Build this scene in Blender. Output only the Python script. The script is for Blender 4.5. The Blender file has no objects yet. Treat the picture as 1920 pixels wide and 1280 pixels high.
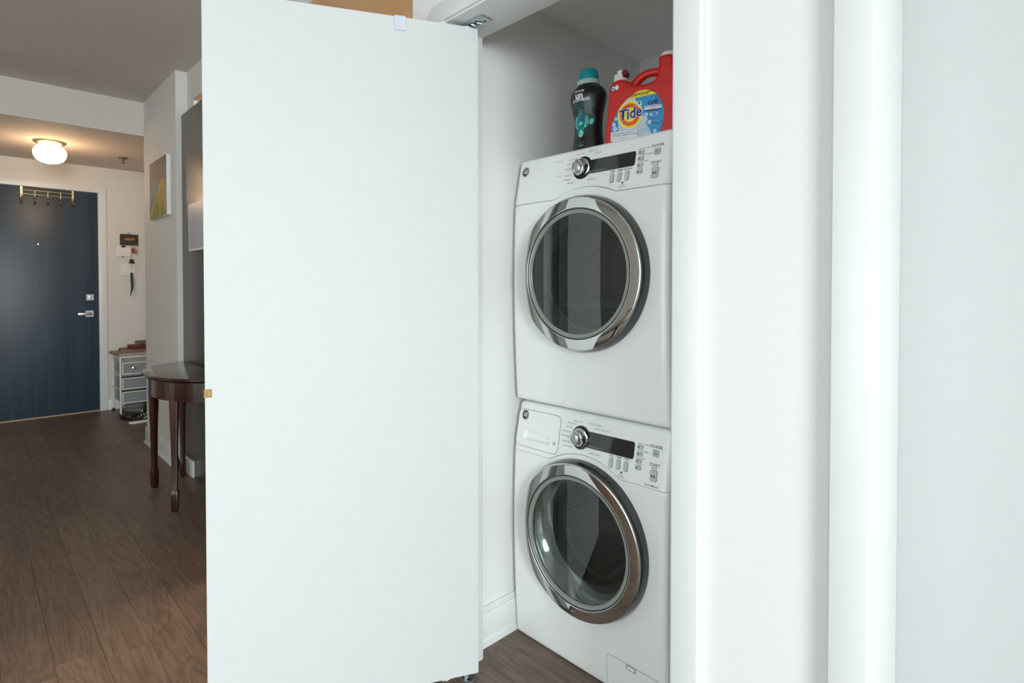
import bpy, bmesh, math, random
from mathutils import Vector, Matrix
random.seed(7)
S = bpy.context.scene
COL = S.collection
PI = math.pi

# ------------------------------------------------------------------ camera
cam_d = bpy.data.cameras.new('camera')
cam = bpy.data.objects.new('camera', cam_d); COL.objects.link(cam); S.camera = cam
cam_d.sensor_fit = 'HORIZONTAL'; cam_d.sensor_width = 36.0
cam_d.lens = 36.0 * 1054.13 / 1920.0
cam_d.shift_y = (554.71 - 640.0) / 1920.0
cam_d.clip_start = 0.02
cam.location = (0, 0, 1.23)
cam.rotation_euler = (math.radians(90 - 0.9643), 0, math.radians(45.8876))

# ------------------------------------------------------------------ world, daylight, exposure
W = bpy.data.worlds.new('daylight_sky'); S.world = W; W.use_nodes = True
bg = W.node_tree.nodes['Background']
bg.inputs[0].default_value = (0.80, 0.90, 1.0, 1); bg.inputs[1].default_value = 1.0

def area_light(name, loc, rot, sx, sy, power, color):
    d = bpy.data.lights.new(name, 'AREA'); d.shape = 'RECTANGLE'; d.size = sx; d.size_y = sy
    d.energy = power; d.color = color
    o = bpy.data.objects.new(name, d); COL.objects.link(o); o.location = loc; o.rotation_euler = rot
    return o
WIN_Y0, WIN_Y1, WIN_Z0, WIN_Z1, WIN_X = -1.85, 0.05, 0.03, 2.36, 2.60
BW_X0, BW_X1 = -2.40, 2.25                 # made-up window behind the camera, added for frontal fill
area_light('daylight_and_fill', (WIN_X + 1.00, (WIN_Y0 + WIN_Y1) / 2, 2.15), (0, math.radians(58), 0),
           2.4, WIN_Y1 - WIN_Y0 + 0.5, 480, (0.95, 0.99, 1.0))
area_light('daylight_and_fill', ((BW_X0 + BW_X1) / 2, -3.40, (WIN_Z0 + WIN_Z1) / 2), (math.radians(90), 0, 0),
           BW_X1 - BW_X0, WIN_Z1 - WIN_Z0, 52, (0.95, 0.99, 1.0))  # fill light for the closet front, shining through the added back window
area_light('kitchen_ceiling_light', (-2.75, 2.45, 2.62), (0, 0, 0), 0.5, 0.5, 55, (1.0, 0.78, 0.56))
S.view_settings.view_transform = 'Standard'; S.view_settings.look = 'None'
S.view_settings.gamma = 1.0; S.view_settings.use_curve_mapping = False
S.view_settings.exposure = 0.44
S.cycles.diffuse_bounces = 8; S.cycles.max_bounces = 16; S.cycles.transparent_max_bounces = 16

# ------------------------------------------------------------------ materials
def lin(c):
    return tuple(((v / 255) / 12.92 if v / 255 <= 0.04045 else ((v / 255 + 0.055) / 1.055) ** 2.4) for v in c)

class NT:
    def __init__(s, name):
        s.m = bpy.data.materials.new(name); s.m.use_nodes = True
        s.t = s.m.node_tree; s.b = s.t.nodes['Principled BSDF']; s.out = s.t.nodes['Material Output']
    def n(s, typ, **kw):
        nd = s.t.nodes.new(typ)
        for k, v in kw.items(): setattr(nd, k, v)
        return nd
    def l(s, a, b): s.t.links.new(a, b)
    def ramp(s, stops):
        r = s.n('ShaderNodeValToRGB'); e = r.color_ramp.elements
        while len(e) > 1: e.remove(e[-1])
        e[0].position = stops[0][0]; e[0].color = (*stops[0][1], 1)
        for p, c in stops[1:]:
            q = e.new(p); q.color = (*c, 1)
        return r
    def noise(s, scale, detail=3, rough=0.5, vec=None, dist=0.0):
        n = s.n('ShaderNodeTexNoise'); n.inputs['Scale'].default_value = scale
        n.inputs['Detail'].default_value = detail; n.inputs['Roughness'].default_value = rough
        n.inputs['Distortion'].default_value = dist
        if vec: s.l(vec, n.inputs['Vector'])
        return n
    def mapping(s, src, scale=(1, 1, 1), rot=(0, 0, 0)):
        m = s.n('ShaderNodeMapping'); m.inputs['Scale'].default_value = scale; m.inputs['Rotation'].default_value = rot
        s.l(src, m.inputs['Vector']); return m.outputs[0]
    def bump(s, h, strength=0.2, dist=0.002):
        b = s.n('ShaderNodeBump'); b.inputs['Strength'].default_value = strength; b.inputs['Distance'].default_value = dist
        s.l(h, b.inputs['Height']); s.l(b.outputs[0], s.b.inputs['Normal']); return b

def plain(name, col, rough=0.5, metal=0.0, coat=0.0, var=0.04, scale=30.0, bump=0.0, emit=None, estr=0.0, spec=0.5):
    """a procedural paint / plastic / metal: base colour with a faint noise variation and optional fine relief"""
    k = NT(name); c = lin(col)
    tc = k.n('ShaderNodeTexCoord'); nz = k.noise(scale, 3, 0.5, tc.outputs['Object'])
    lo = tuple(v * (1 - var) for v in c); hi = tuple(min(1, v * (1 + var)) for v in c)
    r = k.ramp([(0.3, lo), (0.7, hi)]); k.l(nz.outputs[0], r.inputs[0]); k.l(r.outputs[0], k.b.inputs['Base Color'])
    k.b.inputs['Roughness'].default_value = rough; k.b.inputs['Metallic'].default_value = metal
    k.b.inputs['Coat Weight'].default_value = coat; k.b.inputs['Coat Roughness'].default_value = 0.05
    k.b.inputs['Specular IOR Level'].default_value = spec
    if bump > 0: k.bump(nz.outputs[0], bump, 0.001)
    if emit: 
        k.b.inputs['Emission Color'].default_value = (*emit, 1); k.b.inputs['Emission Strength'].default_value = estr
    return k.m

def see_through(name, tint, refl_rough=0.02, ior=1.5, alpha_mix=1.0, body=None, body_fac=0.0, boost=1.0):
    """thin glass / clear plastic: fresnel mix of tinted transparency and gloss"""
    k = NT(name); t = k.t
    tr = k.n('ShaderNodeBsdfTransparent'); tr.inputs[0].default_value = (*tint, 1)
    gl = k.n('ShaderNodeBsdfGlossy'); gl.inputs['Roughness'].default_value = refl_rough
    ge = k.n('ShaderNodeNewGeometry'); dt = k.n('ShaderNodeVectorMath', operation='DOT_PRODUCT')
    k.l(ge.outputs['Normal'], dt.inputs[0]); k.l(ge.outputs['Incoming'], dt.inputs[1])
    ab = k.n('ShaderNodeMath', operation='ABSOLUTE'); k.l(dt.outputs['Value'], ab.inputs[0])
    on = k.n('ShaderNodeMath', operation='SUBTRACT'); on.inputs[0].default_value = 1.0; k.l(ab.outputs[0], on.inputs[1])
    pw = k.n('ShaderNodeMath', operation='POWER'); pw.inputs[1].default_value = 5.0; k.l(on.outputs[0], pw.inputs[0])
    f0 = ((ior - 1) / (ior + 1)) ** 2 * boost
    mu = k.n('ShaderNodeMath', operation='MULTIPLY_ADD'); mu.use_clamp = True; mu.inputs[1].default_value = 1 - f0; mu.inputs[2].default_value = f0; k.l(pw.outputs[0], mu.inputs[0])
    src = tr.outputs[0]
    if body:
        df = k.n('ShaderNodeBsdfDiffuse'); df.inputs[0].default_value = (*lin(body), 1)
        mx = k.n('ShaderNodeMixShader'); mx.inputs[0].default_value = body_fac
        k.l(src, mx.inputs[1]); k.l(df.outputs[0], mx.inputs[2]); src = mx.outputs[0]
    m2 = k.n('ShaderNodeMixShader'); k.l(mu.outputs[0], m2.inputs[0]); k.l(src, m2.inputs[1]); k.l(gl.outputs[0], m2.inputs[2])
    k.l(m2.outputs[0], k.out.inputs['Surface'])
    return k.m

def oak_floor(name):
    k = NT(name)
    tc = k.n('ShaderNodeTexCoord'); oi = k.n('ShaderNodeObjectInfo')
    off = k.n('ShaderNodeVectorMath', operation='SCALE'); off.inputs[3].default_value = 37.0
    cb = k.n('ShaderNodeCombineXYZ'); k.l(oi.outputs['Random'], cb.inputs[0]); k.l(oi.outputs['Random'], cb.inputs[1]); k.l(oi.outputs['Random'], cb.inputs[2])
    k.l(cb.outputs[0], off.inputs[0])
    ad = k.n('ShaderNodeVectorMath', operation='ADD'); k.l(tc.outputs['Object'], ad.inputs[0]); k.l(off.outputs[0], ad.inputs[1])
    v1 = k.mapping(ad.outputs[0], (1.3, 9.0, 9.0))
    cath = k.noise(1.3, 2, 0.5, v1, 0.6)              # cathedral rings
    mul = k.n('ShaderNodeMath', operation='MULTIPLY'); mul.inputs[1].default_value = 58.0; k.l(cath.outputs[0], mul.inputs[0])
    sn = k.n('ShaderNodeMath', operation='SINE'); k.l(mul.outputs[0], sn.inputs[0])
    v2 = k.mapping(ad.outputs[0], (6.0, 190.0, 190.0))
    pore = k.noise(1.0, 3, 0.65, v2)
    a = k.n('ShaderNodeMath', operation='MULTIPLY_ADD'); a.inputs[1].default_value = 0.13; k.l(sn.outputs[0], a.inputs[0]); k.l(pore.outputs[0], a.inputs[2])
    big = k.noise(2.2, 2, 0.5, v1)
    b2 = k.n('ShaderNodeMath', operation='MULTIPLY_ADD'); b2.inputs[1].default_value = 0.25; k.l(big.outputs[0], b2.inputs[0]); k.l(a.outputs[0], b2.inputs[2])
    b3 = k.n('ShaderNodeMath', operation='MULTIPLY_ADD'); b3.inputs[1].default_value = 0.22; k.l(oi.outputs['Random'], b3.inputs[0]); k.l(b2.outputs[0], b3.inputs[2])
    r = k.ramp([(0.28, lin((72, 58, 49))), (0.60, lin((94, 78, 67))), (0.80, lin((105, 88, 76))), (1.0, lin((116, 98, 85)))])
    k.l(b3.outputs[0], r.inputs[0]); k.l(r.outputs[0], k.b.inputs['Base Color'])
    k.b.inputs['Roughness'].default_value = 0.42
    k.bump(a.outputs[0], 0.25, 0.0006)
    return k.m

def wood(name, dark, light, axis=2, rough=0.4, fine=120.0, coat=0.0):
    k = NT(name); tc = k.n('ShaderNodeTexCoord')
    sc = [fine, fine, fine]; sc[axis] = fine / 40
    n1 = k.noise(1.0, 3, 0.6, k.mapping(tc.outputs['Object'], tuple(sc)))
    sc2 = [v / 8 for v in sc]
    n2 = k.noise(1.0, 2, 0.5, k.mapping(tc.outputs['Object'], tuple(sc2)))
    a = k.n('ShaderNodeMath', operation='ADD'); k.l(n1.outputs[0], a.inputs[0]); k.l(n2.outputs[0], a.inputs[1])
    h = k.n('ShaderNodeMath', operation='MULTIPLY'); h.inputs[1].default_value = 0.5; k.l(a.outputs[0], h.inputs[0])
    r = k.ramp([(0.35, lin(dark)), (0.65, lin(light))]); k.l(h.outputs[0], r.inputs[0]); k.l(r.outputs[0], k.b.inputs['Base Color'])
    k.b.inputs['Roughness'].default_value = rough; k.b.inputs['Coat Weight'].default_value = coat; k.b.inputs['Coat Roughness'].default_value = 0.08
    k.bump(h.outputs[0], 0.12, 0.0006)
    return k.m

def brushed(name, col, rough):
    k = NT(name); tc = k.n('ShaderNodeTexCoord')
    n1 = k.noise(1.0, 3, 0.6, k.mapping(tc.outputs['Object'], (300, 8, 300)))
    c = lin(col); r = k.ramp([(0.2, tuple(v * 0.9 for v in c)), (0.8, c)]); k.l(n1.outputs[0], r.inputs[0])
    k.l(r.outputs[0], k.b.inputs['Base Color']); k.b.inputs['Metallic'].default_value = 1; k.b.inputs['Roughness'].default_value = rough
    return k.m

def drum_steel(name, col):
    """perforated drum steel: little dark holes on a voronoi lattice"""
    k = NT(name); tc = k.n('ShaderNodeTexCoord')
    v = k.n('ShaderNodeTexVoronoi'); v.inputs['Scale'].default_value = 55; v.inputs['Randomness'].default_value = 0.15
    k.l(tc.outputs['Object'], v.inputs['Vector'])
    c = lin(col); r = k.ramp([(0.14, tuple(x * 0.25 for x in c)), (0.2, c)]); k.l(v.outputs['Distance'], r.inputs[0])
    k.l(r.outputs[0], k.b.inputs['Base Color']); k.b.inputs['Metallic'].default_value = 0.6; k.b.inputs['Roughness'].default_value = 0.35
    return k.m

def painting_mat(name):
    """loose landscape: mauve sky, blue water on the left, ochre green slope on the right (local x across, z up, 0..1 by mapping)"""
    k = NT(name); tc = k.n('ShaderNodeTexCoord')
    sp = k.n('ShaderNodeSeparateXYZ'); k.l(tc.outputs['Generated'], sp.inputs[0])
    nz = k.noise(9, 4, 0.6, tc.outputs['Generated'], 0.5)
    def mth(op, a, b):
        m = k.n('ShaderNodeMath', operation=op)
        for i, v in enumerate((a, b)):
            if isinstance(v, (int, float)): m.inputs[i].default_value = v
            else: k.l(v, m.inputs[i])
        return m.outputs[0]
    j = mth('MULTIPLY', mth('SUBTRACT', nz.outputs[0], 0.5), 0.30)
    zz = mth('ADD', sp.outputs[2], j); xx = mth('ADD', sp.outputs[0], j)
    vert = k.noise(1, 3, 0.6, k.mapping(tc.outputs['Generated'], (14, 1, 3)))
    sky = k.ramp([(0.3, lin((70, 58, 60))), (0.5, lin((92, 80, 84))), (0.62, lin((102, 90, 94))), (0.75, lin((140, 124, 116)))]); k.l(vert.outputs[0], sky.inputs[0])
    wat = k.ramp([(0.3, lin((44, 84, 114))), (0.7, lin((88, 122, 146)))]); k.l(nz.outputs[0], wat.inputs[0])
    hil = k.ramp([(0.3, lin((84, 92, 30))), (0.55, lin((140, 130, 40))), (0.75, lin((186, 172, 108)))]); k.l(vert.outputs[0], hil.inputs[0])
    slope = mth('GREATER_THAN', mth('ADD', xx, mth('MULTIPLY', zz, -1.35)), -0.14)
    low = mth('LESS_THAN', zz, 0.16); hm = mth('MAXIMUM', slope, low)
    mx1 = k.n('ShaderNodeMix', data_type='RGBA'); k.l(hm, mx1.inputs[0]); k.l(wat.outputs[0], mx1.inputs[6]); k.l(hil.outputs[0], mx1.inputs[7])
    up = mth('GREATER_THAN', zz, mth('ADD', 0.54, mth('MULTIPLY', xx, 0.12)))
    mx2 = k.n('ShaderNodeMix', data_type='RGBA'); k.l(up, mx2.inputs[0]); k.l(mx1.outputs[2], mx2.inputs[6]); k.l(sky.outputs[0], mx2.inputs[7])
    k.l(mx2.outputs[2], k.b.inputs['Base Color']); k.b.inputs['Roughness'].default_value = 0.6; k.bump(nz.outputs[0], 0.4, 0.002)
    return k.m

M = dict(
    wall=plain('wall_paint', (223, 223, 222), 0.65, var=0.01, scale=140, bump=0.05),
    hallwall=plain('hall_wall_paint', (213, 210, 206), 0.65, var=0.01, scale=140, bump=0.05),
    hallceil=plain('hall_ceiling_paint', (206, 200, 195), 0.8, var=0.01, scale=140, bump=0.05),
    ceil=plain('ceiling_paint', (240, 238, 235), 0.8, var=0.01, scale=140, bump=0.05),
    trim=plain('trim_gloss_paint', (218, 220, 220), 0.32, var=0.008),
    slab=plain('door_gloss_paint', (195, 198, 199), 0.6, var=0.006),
    enamel=plain('white_enamel', (240, 242, 241), 0.22, coat=0.3, var=0.006),
    panelwhite=plain('control_panel_plastic', (239, 241, 240), 0.3, var=0.006),
    chrome=plain('chrome', (206, 206, 204), 0.03, metal=1.0, var=0.01),
    chrome_dark=plain('dark_chrome', (150, 152, 150), 0.12, metal=1.0, var=0.02),
    ring_dark=plain('smoked_chrome', (92, 94, 94), 0.16, metal=1.0, var=0.02),
    steel=brushed('brushed_steel', (196, 200, 202), 0.28),
    blackgloss=plain('black_gloss_plastic', (30, 29, 33), 0.12, coat=0.6, var=0.05),
    blackwin=plain('display_window', (14, 13, 15), 0.06, coat=0.8, var=0.02),
    grey_btn=plain('grey_button', (190, 194, 195), 0.4),
    btn_edge=plain('button_edge', (128, 134, 134), 0.5),
    ink=plain('grey_ink', (92, 96, 100), 0.6), ink_dark=plain('dark_ink', (42, 44, 48), 0.6), ink_pale=plain('pale_ink', (176, 180, 182), 0.6),
    ink_white=plain('white_ink', (226, 230, 230), 0.5),
    trim_ring=plain('grey_clear_ring', (132, 138, 130), 0.18, coat=0.5, var=0.05),
    rubber=plain('dark_gasket_rubber', (58, 60, 60), 0.6),
    seam=plain('painted_gap_shade', (120, 126, 126), 0.8),
    drum=drum_steel('drum_steel', (150, 152, 150)), drum_grey=plain('drum_grey', (134, 138, 138), 0.5, var=0.15, scale=60),
    bowl=plain('bowl_polished', (176, 180, 176), 0.12, metal=0.85, var=0.05),
    glass_dry=see_through('dryer_glass', (0.42, 0.45, 0.45), 0.015, 1.55, boost=2.6),
    glass_wash=see_through('washer_glass', (0.62, 0.66, 0.66), 0.012, 1.5, boost=2.2),
    pane=see_through('window_glass', (0.97, 0.99, 0.98), 0.0, 1.45),
    floor=oak_floor('brown_oak_plank'),
    navy=wood('navy_stained_door', (32, 47, 62), (52, 69, 88), 2, 0.38, 90),
    wenge=wood('dark_brown_veneer', (64, 54, 46), (96, 84, 72), 2, 0.27, 160),
    mahog=wood('mahogany', (36, 13, 7), (60, 23, 11), 2, 0.22, 70, coat=0.6),
    mahog_top=wood('mahogany_top', (30, 14, 10), (48, 23, 16), 0, 0.2, 70, coat=0.7),
    honey=wood('honey_wood_and_warm_tint', (186, 156, 120), (202, 174, 138), 0, 0.5, 60),
    chairwood=wood('chair_wood', (132, 74, 34), (168, 100, 50), 2, 0.35, 60),
    bronze=plain('dark_bronze', (112, 92, 74), 0.4, metal=0.6, var=0.1),
    brass=plain('brass', (206, 184, 146), 0.32, metal=1.0, var=0.08), oldbrass=plain('aged_brass', (150, 124, 78), 0.45, metal=0.75, var=0.2, scale=160),
    globe=plain('lit_opal_glass', (255, 244, 226), 0.3, emit=(1.0, 0.70, 0.38), estr=6.5),
    wirewhite=plain('white_coated_wire', (222, 226, 224), 0.4),
    mesh_grey=see_through('grey_drawer_mesh', (0.80, 0.83, 0.85), 0.5, 1.3, body=(176, 184, 186), body_fac=0.45),
    clearbag=see_through('clear_plastic_bag', (0.86, 0.87, 0.87), 0.1, 1.45, body=(170, 165, 160), body_fac=0.25, boost=2.2),
    blackbag=plain('black_plastic', (22, 24, 26), 0.35, var=0.2, bump=0.3), sneaker=plain('black_sneaker_cloth', (20, 20, 22), 0.7, var=0.2, bump=0.3),
    whitesole=plain('white_rubber', (214, 212, 206), 0.6),
    newsprint=plain('newsprint', (168, 160, 154), 0.8, var=0.2, scale=60), brownpaper=plain('brown_paper', (138, 114, 98), 0.8, var=0.12, scale=40),
    redbag=plain('crimson_cloth', (112, 28, 36), 0.5, var=0.25, scale=40),
    yellow=plain('yellow_plastic', (206, 178, 40), 0.5), brownball=plain('brown_rubber', (70, 44, 36), 0.6),
    plaque=plain('dark_plaque_print', (50, 32, 22), 0.4, var=0.35, scale=70), orange_print=plain('orange_print', (172, 106, 44), 0.5, var=0.3, scale=200),
    iron=plain('dark_cast_iron', (48, 56, 66), 0.5, metal=0.4, var=0.2), bluestrip=plain('dark_blue_paper_strip', (30, 44, 54), 0.6, var=0.25, scale=60),
    keyred=plain('red_key_tag', (150, 36, 26), 0.4), keybrown=plain('tan_key_tag', (150, 110, 80), 0.5),
    plastic_w=plain('white_plastic', (226, 224, 220), 0.4), wb=plain('whiteboard_surface', (186, 184, 188), 0.3, var=0.02, scale=4),
    hookwhite=plain('translucent_white_hook', (196, 200, 214), 0.35),
    canvas=painting_mat('painted_landscape'), canvas_edge=plain('white_canvas_edge', (224, 226, 226), 0.7),
    zinc=plain('zinc_plate', (170, 178, 180), 0.3, metal=0.9, var=0.1), holedark=plain('punched_hole', (24, 28, 30), 0.8),
    red=plain('red_plastic', (204, 30, 20), 0.38, var=0.05), red_dark=plain('dark_red_plastic', (120, 22, 24), 0.4),
    teal=plain('teal_plastic', (14, 146, 156), 0.45), palegreen=plain('pale_green_plastic', (168, 190, 180), 0.45),
    bottleblack=plain('black_bottle_plastic', (18, 15, 17), 0.3, coat=0.15, var=0.08),
    t1=plain('teal_print', (34, 120, 124), 0.4), t2=plain('aqua_print', (92, 204, 186), 0.4, var=0.15, scale=90), t3=plain('deep_blue_print', (22, 112, 150), 0.4),
    t4=plain('dark_teal_print', (16, 74, 80), 0.4), t5=plain('mint_print', (142, 226, 190), 0.4),
    lab=plain('label_pale_blue', (186, 206, 220), 0.4, var=0.12, scale=35), lab_blue=plain('label_blue', (40, 142, 196), 0.4, var=0.3, scale=45),
    lab_ray=plain('label_light_blue', (84, 168, 212), 0.4, var=0.15, scale=60),
    lab_white=plain('label_white', (228, 232, 236), 0.4), lab_yellow=plain('label_yellow', (246, 222, 26), 0.4), lab_orange=plain('label_orange', (232, 84, 26), 0.4),
    lab_navy=plain('label_navy', (34, 44, 130), 0.4), lab_bubble=plain('label_bubble', (206, 222, 236), 0.35, var=0.1, scale=200),
    gold=plain('threshold_oak', (190, 160, 122), 0.45),
)

# ------------------------------------------------------------------ builders
def link(name, me, mat=None, parent=None, smooth=False, auto=None):
    o = bpy.data.objects.new(name, me); COL.objects.link(o)
    if mat is not None: me.materials.append(mat)
    if smooth:
        me.polygons.foreach_set('use_smooth', [True] * len(me.polygons))
        if auto is not None: me.set_sharp_from_angle(angle=math.radians(auto))
    if parent is not None: attach(o, parent)
    return o
def attach(o, p):
    o.parent = p
    L = Vector(p.location); q = p
    while q.parent is not None and q.get('_pi') is None:
        q = q.parent; L = L + Vector(q.location)
    o.matrix_parent_inverse = Matrix.Translation(-L) if p.type == 'EMPTY' else Matrix.Identity(4)
def thing(name, label, cat, loc=(0, 0, 0), group=None):
    o = bpy.data.objects.new(name, None); COL.objects.link(o); o.location = loc; o.empty_display_size = 0.1
    o['label'] = label; o['category'] = cat
    if group: o['group'] = group
    return o
def tag(o, label, cat, group=None):
    o['label'] = label; o['category'] = cat
    if group: o['group'] = group
    return o
def structure(o, label=None):
    o['kind'] = 'structure'
    if label: o['label'] = label
    return o
def from_py(name, vs, fs, mat, parent=None, smooth=False, auto=None):
    me = bpy.data.meshes.new(name); me.from_pydata([tuple(v) for v in vs], [], fs); me.update()
    bm = bmesh.new(); bm.from_mesh(me); bmesh.ops.recalc_face_normals(bm, faces=bm.faces); bm.to_mesh(me); bm.free()
    return link(name, me, mat, parent, smooth, auto)
def boxes(name, lst, mat, parent=None, bevel=0.0, seg=2):
    """one mesh of axis-aligned boxes (x0,x1,y0,y1,z0,z1)"""
    bm = bmesh.new()
    for (x0, x1, y0, y1, z0, z1) in lst:
        r = bmesh.ops.create_cube(bm, size=1.0)
        for v in r['verts']:
            v.co = Vector(((x0 + x1) / 2 + v.co.x * (x1 - x0), (y0 + y1) / 2 + v.co.y * (y1 - y0), (z0 + z1) / 2 + v.co.z * (z1 - z0)))
    if bevel > 0: bmesh.ops.bevel(bm, geom=list(bm.edges), offset=bevel, segments=seg, affect='EDGES', profile=0.6)
    me = bpy.data.meshes.new(name); bm.to_mesh(me); bm.free()
    return link(name, me, mat, parent, bevel > 0, 40 if bevel > 0 else None)
def box(name, b, mat, parent=None, bevel=0.0, seg=2): return boxes(name, [b], mat, parent, bevel, seg)
def lathe(name, prof, c, axis, mat, parent=None, n=64, sx=1.0, sy=1.0, auto=35, closed_ends=True, a0=0.0):
    """prof: (radius, height) pairs, revolved about axis 'z' (up) or 'y' (height = world y offset from c)"""
    vs, fs = [], []
    for (r, h) in prof:
        for i in range(n):
            a = a0 + 2 * PI * i / n
            p = (r * math.cos(a) * sx, r * math.sin(a) * sy)
            vs.append((c[0] + p[0], c[1] + p[1], c[2] + h) if axis == 'z' else (c[0] + p[0], c[1] + h, c[2] + p[1]))
    for j in range(len(prof) - 1):
        for i in range(n):
            k = (i + 1) % n; fs.append((j * n + i, j * n + k, (j + 1) * n + k, (j + 1) * n + i))
    if closed_ends:
        if prof[0][0] > 1e-6: fs.append(tuple(range(n)))
        if prof[-1][0] > 1e-6: fs.append(tuple((len(prof) - 1) * n + i for i in range(n)))
    return from_py(name, vs, fs, mat, parent, True, auto)
def tube(name, pts, r, mat, parent=None, n=8, closed=False):
    bm = bmesh.new(); pts = [Vector(p) for p in pts]; rings = []; N = len(pts); prev = None
    for i, p in enumerate(pts):
        if closed: d = pts[(i + 1) % N] - pts[i - 1]
        else: d = (pts[min(i + 1, N - 1)] - pts[max(i - 1, 0)])
        d.normalize()
        if prev is None:
            u = d.orthogonal().normalized()
        else:
            u = (prev - d * prev.dot(d))
            u = u.normalized() if u.length > 1e-6 else d.orthogonal().normalized()
        prev = u; v = d.cross(u)
        rr = r[i] if isinstance(r, (list, tuple)) else r
        rings.append([bm.verts.new(p + (u * math.cos(2 * PI * k / n) + v * math.sin(2 * PI * k / n)) * rr) for k in range(n)])
    for i in range(N if closed else N - 1):
        a, b = rings[i], rings[(i + 1) % N]
        for k in range(n): bm.faces.new((a[k], a[(k + 1) % n], b[(k + 1) % n], b[k]))
    if not closed:
        bm.faces.new(rings[0]); bm.faces.new(rings[-1])
    bmesh.ops.recalc_face_normals(bm, faces=bm.faces)
    me = bpy.data.meshes.new(name); bm.to_mesh(me); bm.free()
    return link(name, me, mat, parent, True, 50)
def prism(name, poly, f, t, mat, parent=None, bevel=0.0):
    """polygon in (u,v), mapped by f(u,v,w), from w=0 to w=t"""
    n = len(poly)
    vs = [f(u, v, 0.0) for u, v in poly]
    if bevel > 0:
        cu = sum(p[0] for p in poly) / n; cv = sum(p[1] for p in poly) / n
        vs += [f(u, v, t - bevel) for u, v in poly]
        ins = []
        for u, v in poly:
            d = math.hypot(u - cu, v - cv) or 1; s = max(0, 1 - bevel / d); ins.append((cu + (u - cu) * s, cv + (v - cv) * s))
        vs += [f(u, v, t) for u, v in ins]; L = 3
    else:
        vs += [f(u, v, t) for u, v in poly]; L = 2
    fs = [tuple((L - 1) * n + i for i in range(n)), tuple(range(n))]
    for j in range(L - 1):
        for i in range(n):
            k = (i + 1) % n; fs.append((j * n + i, j * n + k, (j + 1) * n + k, (j + 1) * n + i))
    return from_py(name, vs, fs, mat, parent)
def rrect(u0, u1, v0, v1, r, n=5):
    out = []
    for cx, cy, a in ((u1 - r, v1 - r, 0), (u0 + r, v1 - r, 90), (u0 + r, v0 + r, 180), (u1 - r, v0 + r, 270)):
        for i in range(n + 1):
            t = math.radians(a + 90 * i / n); out.append((cx + r * math.cos(t), cy + r * math.sin(t)))
    return out
def ellipse(cu, cv, a, b, n=32, rot=0.0):
    out = []
    for i in range(n):
        t = 2 * PI * i / n; x, y = a * math.cos(t), b * math.sin(t)
        out.append((cu + x * math.cos(rot) - y * math.sin(rot), cv + x * math.sin(rot) + y * math.cos(rot)))
    return out
_dg = None
def text(name, s, size, f, mat, parent=None, at=(0, 0), align='CENTER', rot=0.0, fat=0.0, lift=0.0004, xs=1.0, shear=0.0):
    """lettering printed on a surface: the outline of the words laid on f(u,v,w)"""
    cu = bpy.data.curves.new('lettering', 'FONT'); cu.body = s; cu.size = size; cu.align_x = align; cu.align_y = 'CENTER'
    cu.fill_mode = 'FRONT'; cu.offset = fat; cu.resolution_u = 2; cu.shear = shear
    o = bpy.data.objects.new('lettering', cu); COL.objects.link(o)
    dg = bpy.context.evaluated_depsgraph_get()
    me = bpy.data.meshes.new_from_object(o.evaluated_get(dg))
    bpy.data.objects.remove(o); bpy.data.curves.remove(cu)
    ca, sa = math.cos(rot), math.sin(rot)
    for v in me.vertices:
        x, y = v.co.x * xs, v.co.y
        v.co = f(at[0] + x * ca - y * sa, at[1] + x * sa + y * ca, lift)
    me.name = name; me.materials.clear()
    return link(name, me, mat, parent)

# ------------------------------------------------------------------ the room shell
CEIL = 2.665
WY0, WY1 = 1.07, 1.21                      # closet wall front and back
OPL, OPR, OPT = -1.385, -0.612, 2.035      # clear closet opening
DWL, DWR = -0.2465, 0.56                   # second doorway
structure(box('floor', (-7.2, 3.2, -3.3, 3.6, -0.10, -0.004), M['floor']))
FL = bpy.data.objects['floor']
# planks where the photograph shows the floor (children of the floor)
PW = 0.127
plank_mesh = {}
def plank(L):
    if L in plank_mesh: return plank_mesh[L]
    c, h, g = 0.0007, 0.008, 0.0003
    x, y = L / 2 - g, PW / 2 - g
    vs = [(sx * x, sy * y, -h) for sx, sy in ((-1, -1), (1, -1), (1, 1), (-1, 1))] + [(sx * x, sy * y, -c) for sx, sy in ((-1, -1), (1, -1), (1, 1), (-1, 1))] + \
         [(sx * (x - c), sy * (y - c), 0) for sx, sy in ((-1, -1), (1, -1), (1, 1), (-1, 1))]
    fs = [(8, 9, 10, 11)] + [(4 * j + i, 4 * j + (i + 1) % 4, 4 * j + 4 + (i + 1) % 4, 4 * j + 4 + i) for j in range(2) for i in range(4)]
    me = bpy.data.meshes.new('plank'); me.from_pydata(vs, [], fs); me.update(); me.materials.append(M['floor'])
    plank_mesh[L] = me; return me
def lay(x0, x1, y0, rows):
    for r in range(rows):
        x = x0 - random.uniform(0, 0.9); y = y0 + (r + 0.5) * PW
        while x < x1:
            L = random.choice((0.55, 0.8, 1.05, 1.3, 1.55))
            o = bpy.data.objects.new('plank', plank(L)); COL.objects.link(o); o.parent = FL
            o.location = (x + L / 2, y, 0.0); x += L
lay(-6.85, 0.6, -0.70, 17)                  # hall and living room up to the closet wall
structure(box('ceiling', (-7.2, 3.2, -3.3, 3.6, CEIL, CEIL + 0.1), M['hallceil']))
structure(boxes('wall_closet', [(-1.575, OPL - 0.02, WY0, WY1, 0, CEIL), (OPL - 0.02, OPR + 0.02, WY0, WY1, OPT + 0.02, CEIL), (OPR + 0.02, DWL - 0.02, WY0, WY1, 0, CEIL),
                               (DWL - 0.02, DWR + 0.02, WY0, WY1, 2.06, CEIL), (DWR + 0.02, 2.6, WY0, WY1, 0, CEIL)], M['wall']))
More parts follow.
